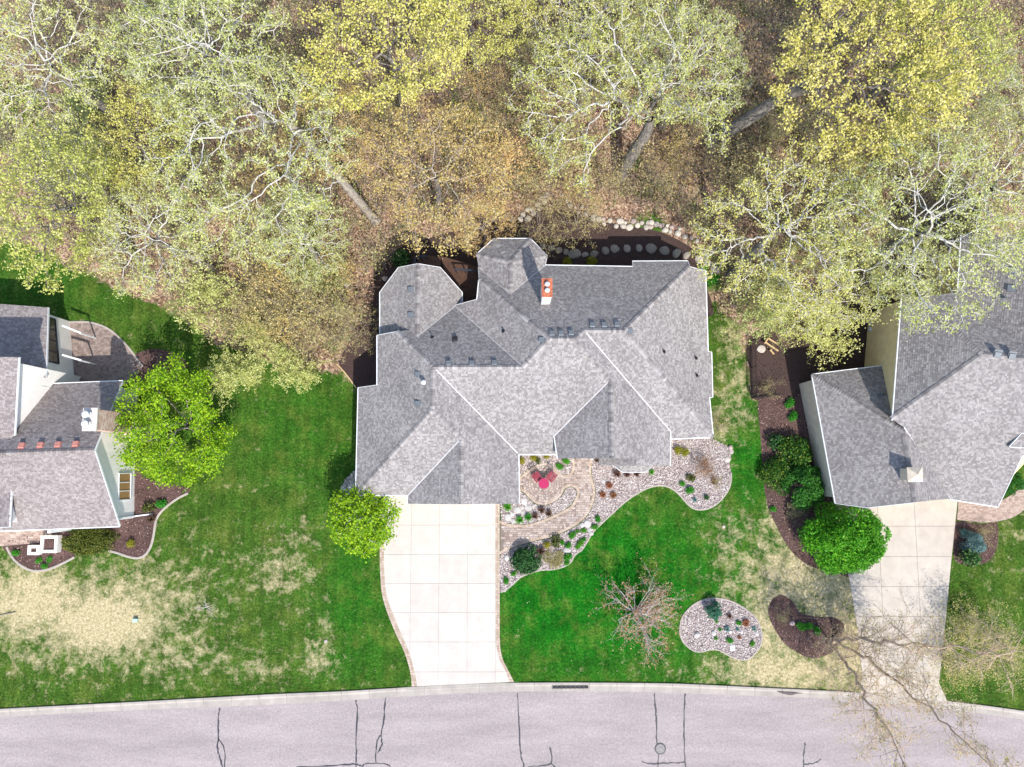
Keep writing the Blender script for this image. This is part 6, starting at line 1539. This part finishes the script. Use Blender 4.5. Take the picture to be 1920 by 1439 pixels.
place(bare2, 1445, 726, 0.3, 1.2, 0.9, "bare pale shrub inside the black fence"); place(bare2, 1490, 950, 0.4, 2.2, 0.9, "thin brown shrub in the mulch above the round tree"); place(bare2, 1462, 1150, 0.2, 3.0, 0.7, "bare grey shrub in the kidney mulch bed"); place(bare2, 1855, 1000, 0.4, 0.7, 0.9, "thin brown shrub right of the silvery spruce")
sap = make_bush("dead_sapling", 80, 9, 0.75, 1.6, M['bark_pink'], None, 0.05, 0, 3, 4, rad=0.022); place(sap, 380, 1142, 0.3, 4.0, 1.0, "little dead grey sapling lying on the left lawn"); place(bare2, 1350, 905, 0.3, 0.7, 0.0 + 0.6, "small bare twig cluster in the gravel bed's right lobe")
gc = make_ball("dead_ground_cover", 79, 0.95, 0.75, 0.22, 1500, M['leaf_brush'], 0.07, 0.3, 20); place(gc, 1037, 1048, 0.1, 0.1, 1.0, "patch of dead tan ground cover between holly and perennials")
# ------------------------------------------------------------------ patio set
tp = P(1019.6, 907, 0.72); tbl = thing("bistro_table", (tp.x, tp.y, 0.034), "round pink metal bistro table in the middle of the circular patio", "table")
mb = MB(); mb.lathe((tp.x, tp.y, 0), [(0.355, 0.70), (0.37, 0.705), (0.37, 0.735), (0.36, 0.745), (0.33, 0.742), (0.0, 0.742)], 36); mb.build("table_top", M['pink'], tbl, False)
for k in range(4):
    a = 0.78 + k * math.pi / 2; mb = MB(); mb.bar((tp.x + 0.1 * math.cos(a), tp.y + 0.1 * math.sin(a), 0.70), (tp.x + 0.27 * math.cos(a), tp.y + 0.27 * math.sin(a), 0.036), 0.025, 0.025); mb.build("leg", M['red_pink'], tbl)
def chair(px, py, ang, label):
    q = P(px, py, 0.45); e = thing("patio_chair", (0, 0, 0), label, "chair", "pink patio chairs"); m = M['red_pink']
    w, d = 0.5, 0.48
    mb = MB(); mb.box((0, 0, 0.43), w, 0.03, 0.03); mb.box((0, d / 2, 0.43), w, 0.03, 0.03); mb.box((0, -d / 2, 0.43), w, 0.03, 0.03); mb.box((w / 2, 0, 0.43), 0.03, d, 0.03); mb.box((-w / 2, 0, 0.43), 0.03, d, 0.03); mb.build("seat_frame", m, e)
    for i in range(7):
        mb = MB(); mb.box((0, -d / 2 + 0.045 + i * 0.065, 0.452), w - 0.02, 0.05, 0.014); mb.build("seat_slat", m, e)
    for sx in (-1, 1):
        mb = MB(); mb.bar((sx * w / 2, -d / 2, 0.0), (sx * w / 2, -d / 2, 0.66), 0.03, 0.03); mb.build("leg", m, e)
        mb = MB(); mb.bar((sx * w / 2, d / 2, 0.0), (sx * w / 2, d / 2, 0.45), 0.03, 0.03); mb.bar((sx * w / 2, d / 2, 0.45), (sx * w / 2, d / 2 + 0.16, 0.92), 0.03, 0.03); mb.build("leg", m, e)
        mb = MB(); mb.bar((sx * w / 2, -d / 2 - 0.02, 0.67), (sx * w / 2, d / 2 + 0.08, 0.68), 0.055, 0.03); mb.build("armrest", m, e)
    mb = MB(); mb.bar((-w / 2, d / 2 + 0.16, 0.92), (w / 2, d / 2 + 0.16, 0.92), 0.03, 0.05); mb.build("back_rail", m, e)
    for i in range(6):
        x = -w / 2 + w * (i + 0.7) / 6.4; mb = MB(); mb.bar((x, d / 2 + 0.01, 0.48), (x, d / 2 + 0.155, 0.91), 0.04, 0.014); mb.build("back_slat", m, e)
    e.location = (q.x, q.y, 0.034); e.rotation_euler = (0, 0, ang)
chair(1007.5, 896.5, 0.62, "pink slatted chair on the left of the round table"); chair(1032.5, 895.5, -0.70, "pink slatted chair on the right of the round table")
# ------------------------------------------------------------------ planters, fence, lumber, small lawn items
def planter(x0, y0, x1, y1, h, label):
    a, b = P(x0, y1, h), P(x1, y0, h); e = thing("planter_box", ((a.x + b.x) / 2, (a.y + b.y) / 2, 0), label, "planter"); t = 0.2
    for (ax, ay, bx_, by_) in ((a.x, a.y, b.x, a.y + t), (a.x, b.y - t, b.x, b.y), (a.x, a.y + t, a.x + t, b.y - t), (b.x - t, a.y + t, b.x, b.y - t)):
        mb = MB(); mb.prism([(ax, ay), (bx_, ay), (bx_, by_), (ax, by_)], 0, h); mb.build("side_wall", M['stucco'], e)
    mb = MB(); mb.prism([(a.x + t, a.y + t), (b.x - t, a.y + t), (b.x - t, b.y - t), (a.x + t, b.y - t)], 0, h - 0.12); mb.build("soil", M['mulch'], e)
planter(74.5, 1005, 108, 1037, 0.6, "taller white square planter by the front walk of the white house"); planter(51, 1023, 74, 1041, 0.42, "low white planter attached left of the taller one")
g = P(95, 997, 2.4); mb = MB(); mb.prism([(g.x - .1, g.y - .1), (g.x + .1, g.y - .1), (g.x + .1, g.y + .1), (g.x - .1, g.y + .1)], 0, 2.6); mb.build("porch_post", M['white_trim'], G.e)
fn = thing("metal_fence", P(1412, 745), "black picket fence with a corner beside the cream house's mulch", "fence")
runs = [(P(1408, 640), P(1410, 747)), (P(1410, 747), P(1456, 741))]
for a, b in runs:
    n = int((b - a).length / 0.13)
    for z in (0.15, 1.1):
        mb = MB(); mb.bar(a + Vector((0, 0, z)), b + Vector((0, 0, z)), 0.04, 0.04); mb.build("rail", M['black_metal'], fn)
    for i in range(n + 1):
        q = a.lerp(b, i / n); post = i % 15 == 0; mb = MB(); w = 0.06 if post else 0.02; mb.bar(q, q + Vector((0, 0, 1.25 if post else 1.2)), w, w); mb.build("post" if post else "picket", M['black_metal'], fn)
lu = thing("lumber_frame", P(1442, 650), "raw pine lumber frame lying behind the black fence", "lumber")
for a, b in (((1437, 636), (1456, 648)), ((1433, 644), (1456, 660)), ((1437, 636), (1431, 646)), ((1441, 658), (1448, 666))):
    mb = MB(); mb.bar(P(*a) + Vector((0, 0, .35)), P(*b) + Vector((0, 0, .35)), 0.09, 0.14); mb.build("plank", M['new_wood'], lu)
q = P(256, 1163); mb = MB(); mb.box((q.x, q.y, 0.12), 0.3, 0.2, 0.24); mb.box((q.x, q.y, 0.25), 0.34, 0.24, 0.03); tag(mb.build("utility_box", simple("pale green enamel", (0.45, 0.62, 0.55), 0.5)), "small pale green utility box in the dry patch of the left lawn", "utility box")
q = P(611, 1203); mb = MB(); mb.lathe((q.x, q.y, 0), [(0.13, 0.0), (0.13, 0.05), (0.10, 0.07), (0, 0.075)], 14); tag(mb.build("valve_cover", M['kerb']), "pale round valve cover in the lawn left of the driveway", "cover")
q, q2 = P(0, 1154, .05), P(29, 1148, .05); mb = MB(); mb.bar(q - Vector((1, 0.2, 0)), q2, 0.05, 0.05); tag(mb.build("stick", M['bark_dark']), "dark stick lying on the dry grass at the left edge", "stick")
st = MB(); rng = np.random.default_rng(9)                                         # pale fallen bits on the lawns
X1, Y1 = sample_poly([(v.x, v.y) for v in PP([(0, 1080), (300, 1060), (640, 960), (700, 1080), (760, 1270), (0, 1310)])], 60)
X2, Y2 = sample_poly([(v.x, v.y) for v in PP([(945, 1130), (1060, 1080), (1240, 930), (1400, 960), (1420, 1100), (1260, 1120), (1260, 1260), (980, 1270)])], 50)
chips("fallen_petals", np.concatenate([X1, X2]), np.concatenate([Y1, Y2]), 0.04, 0.07, 0.8, simple("pale dry petals", (0.62, 0.55, 0.40)), 0.03, 0.3)
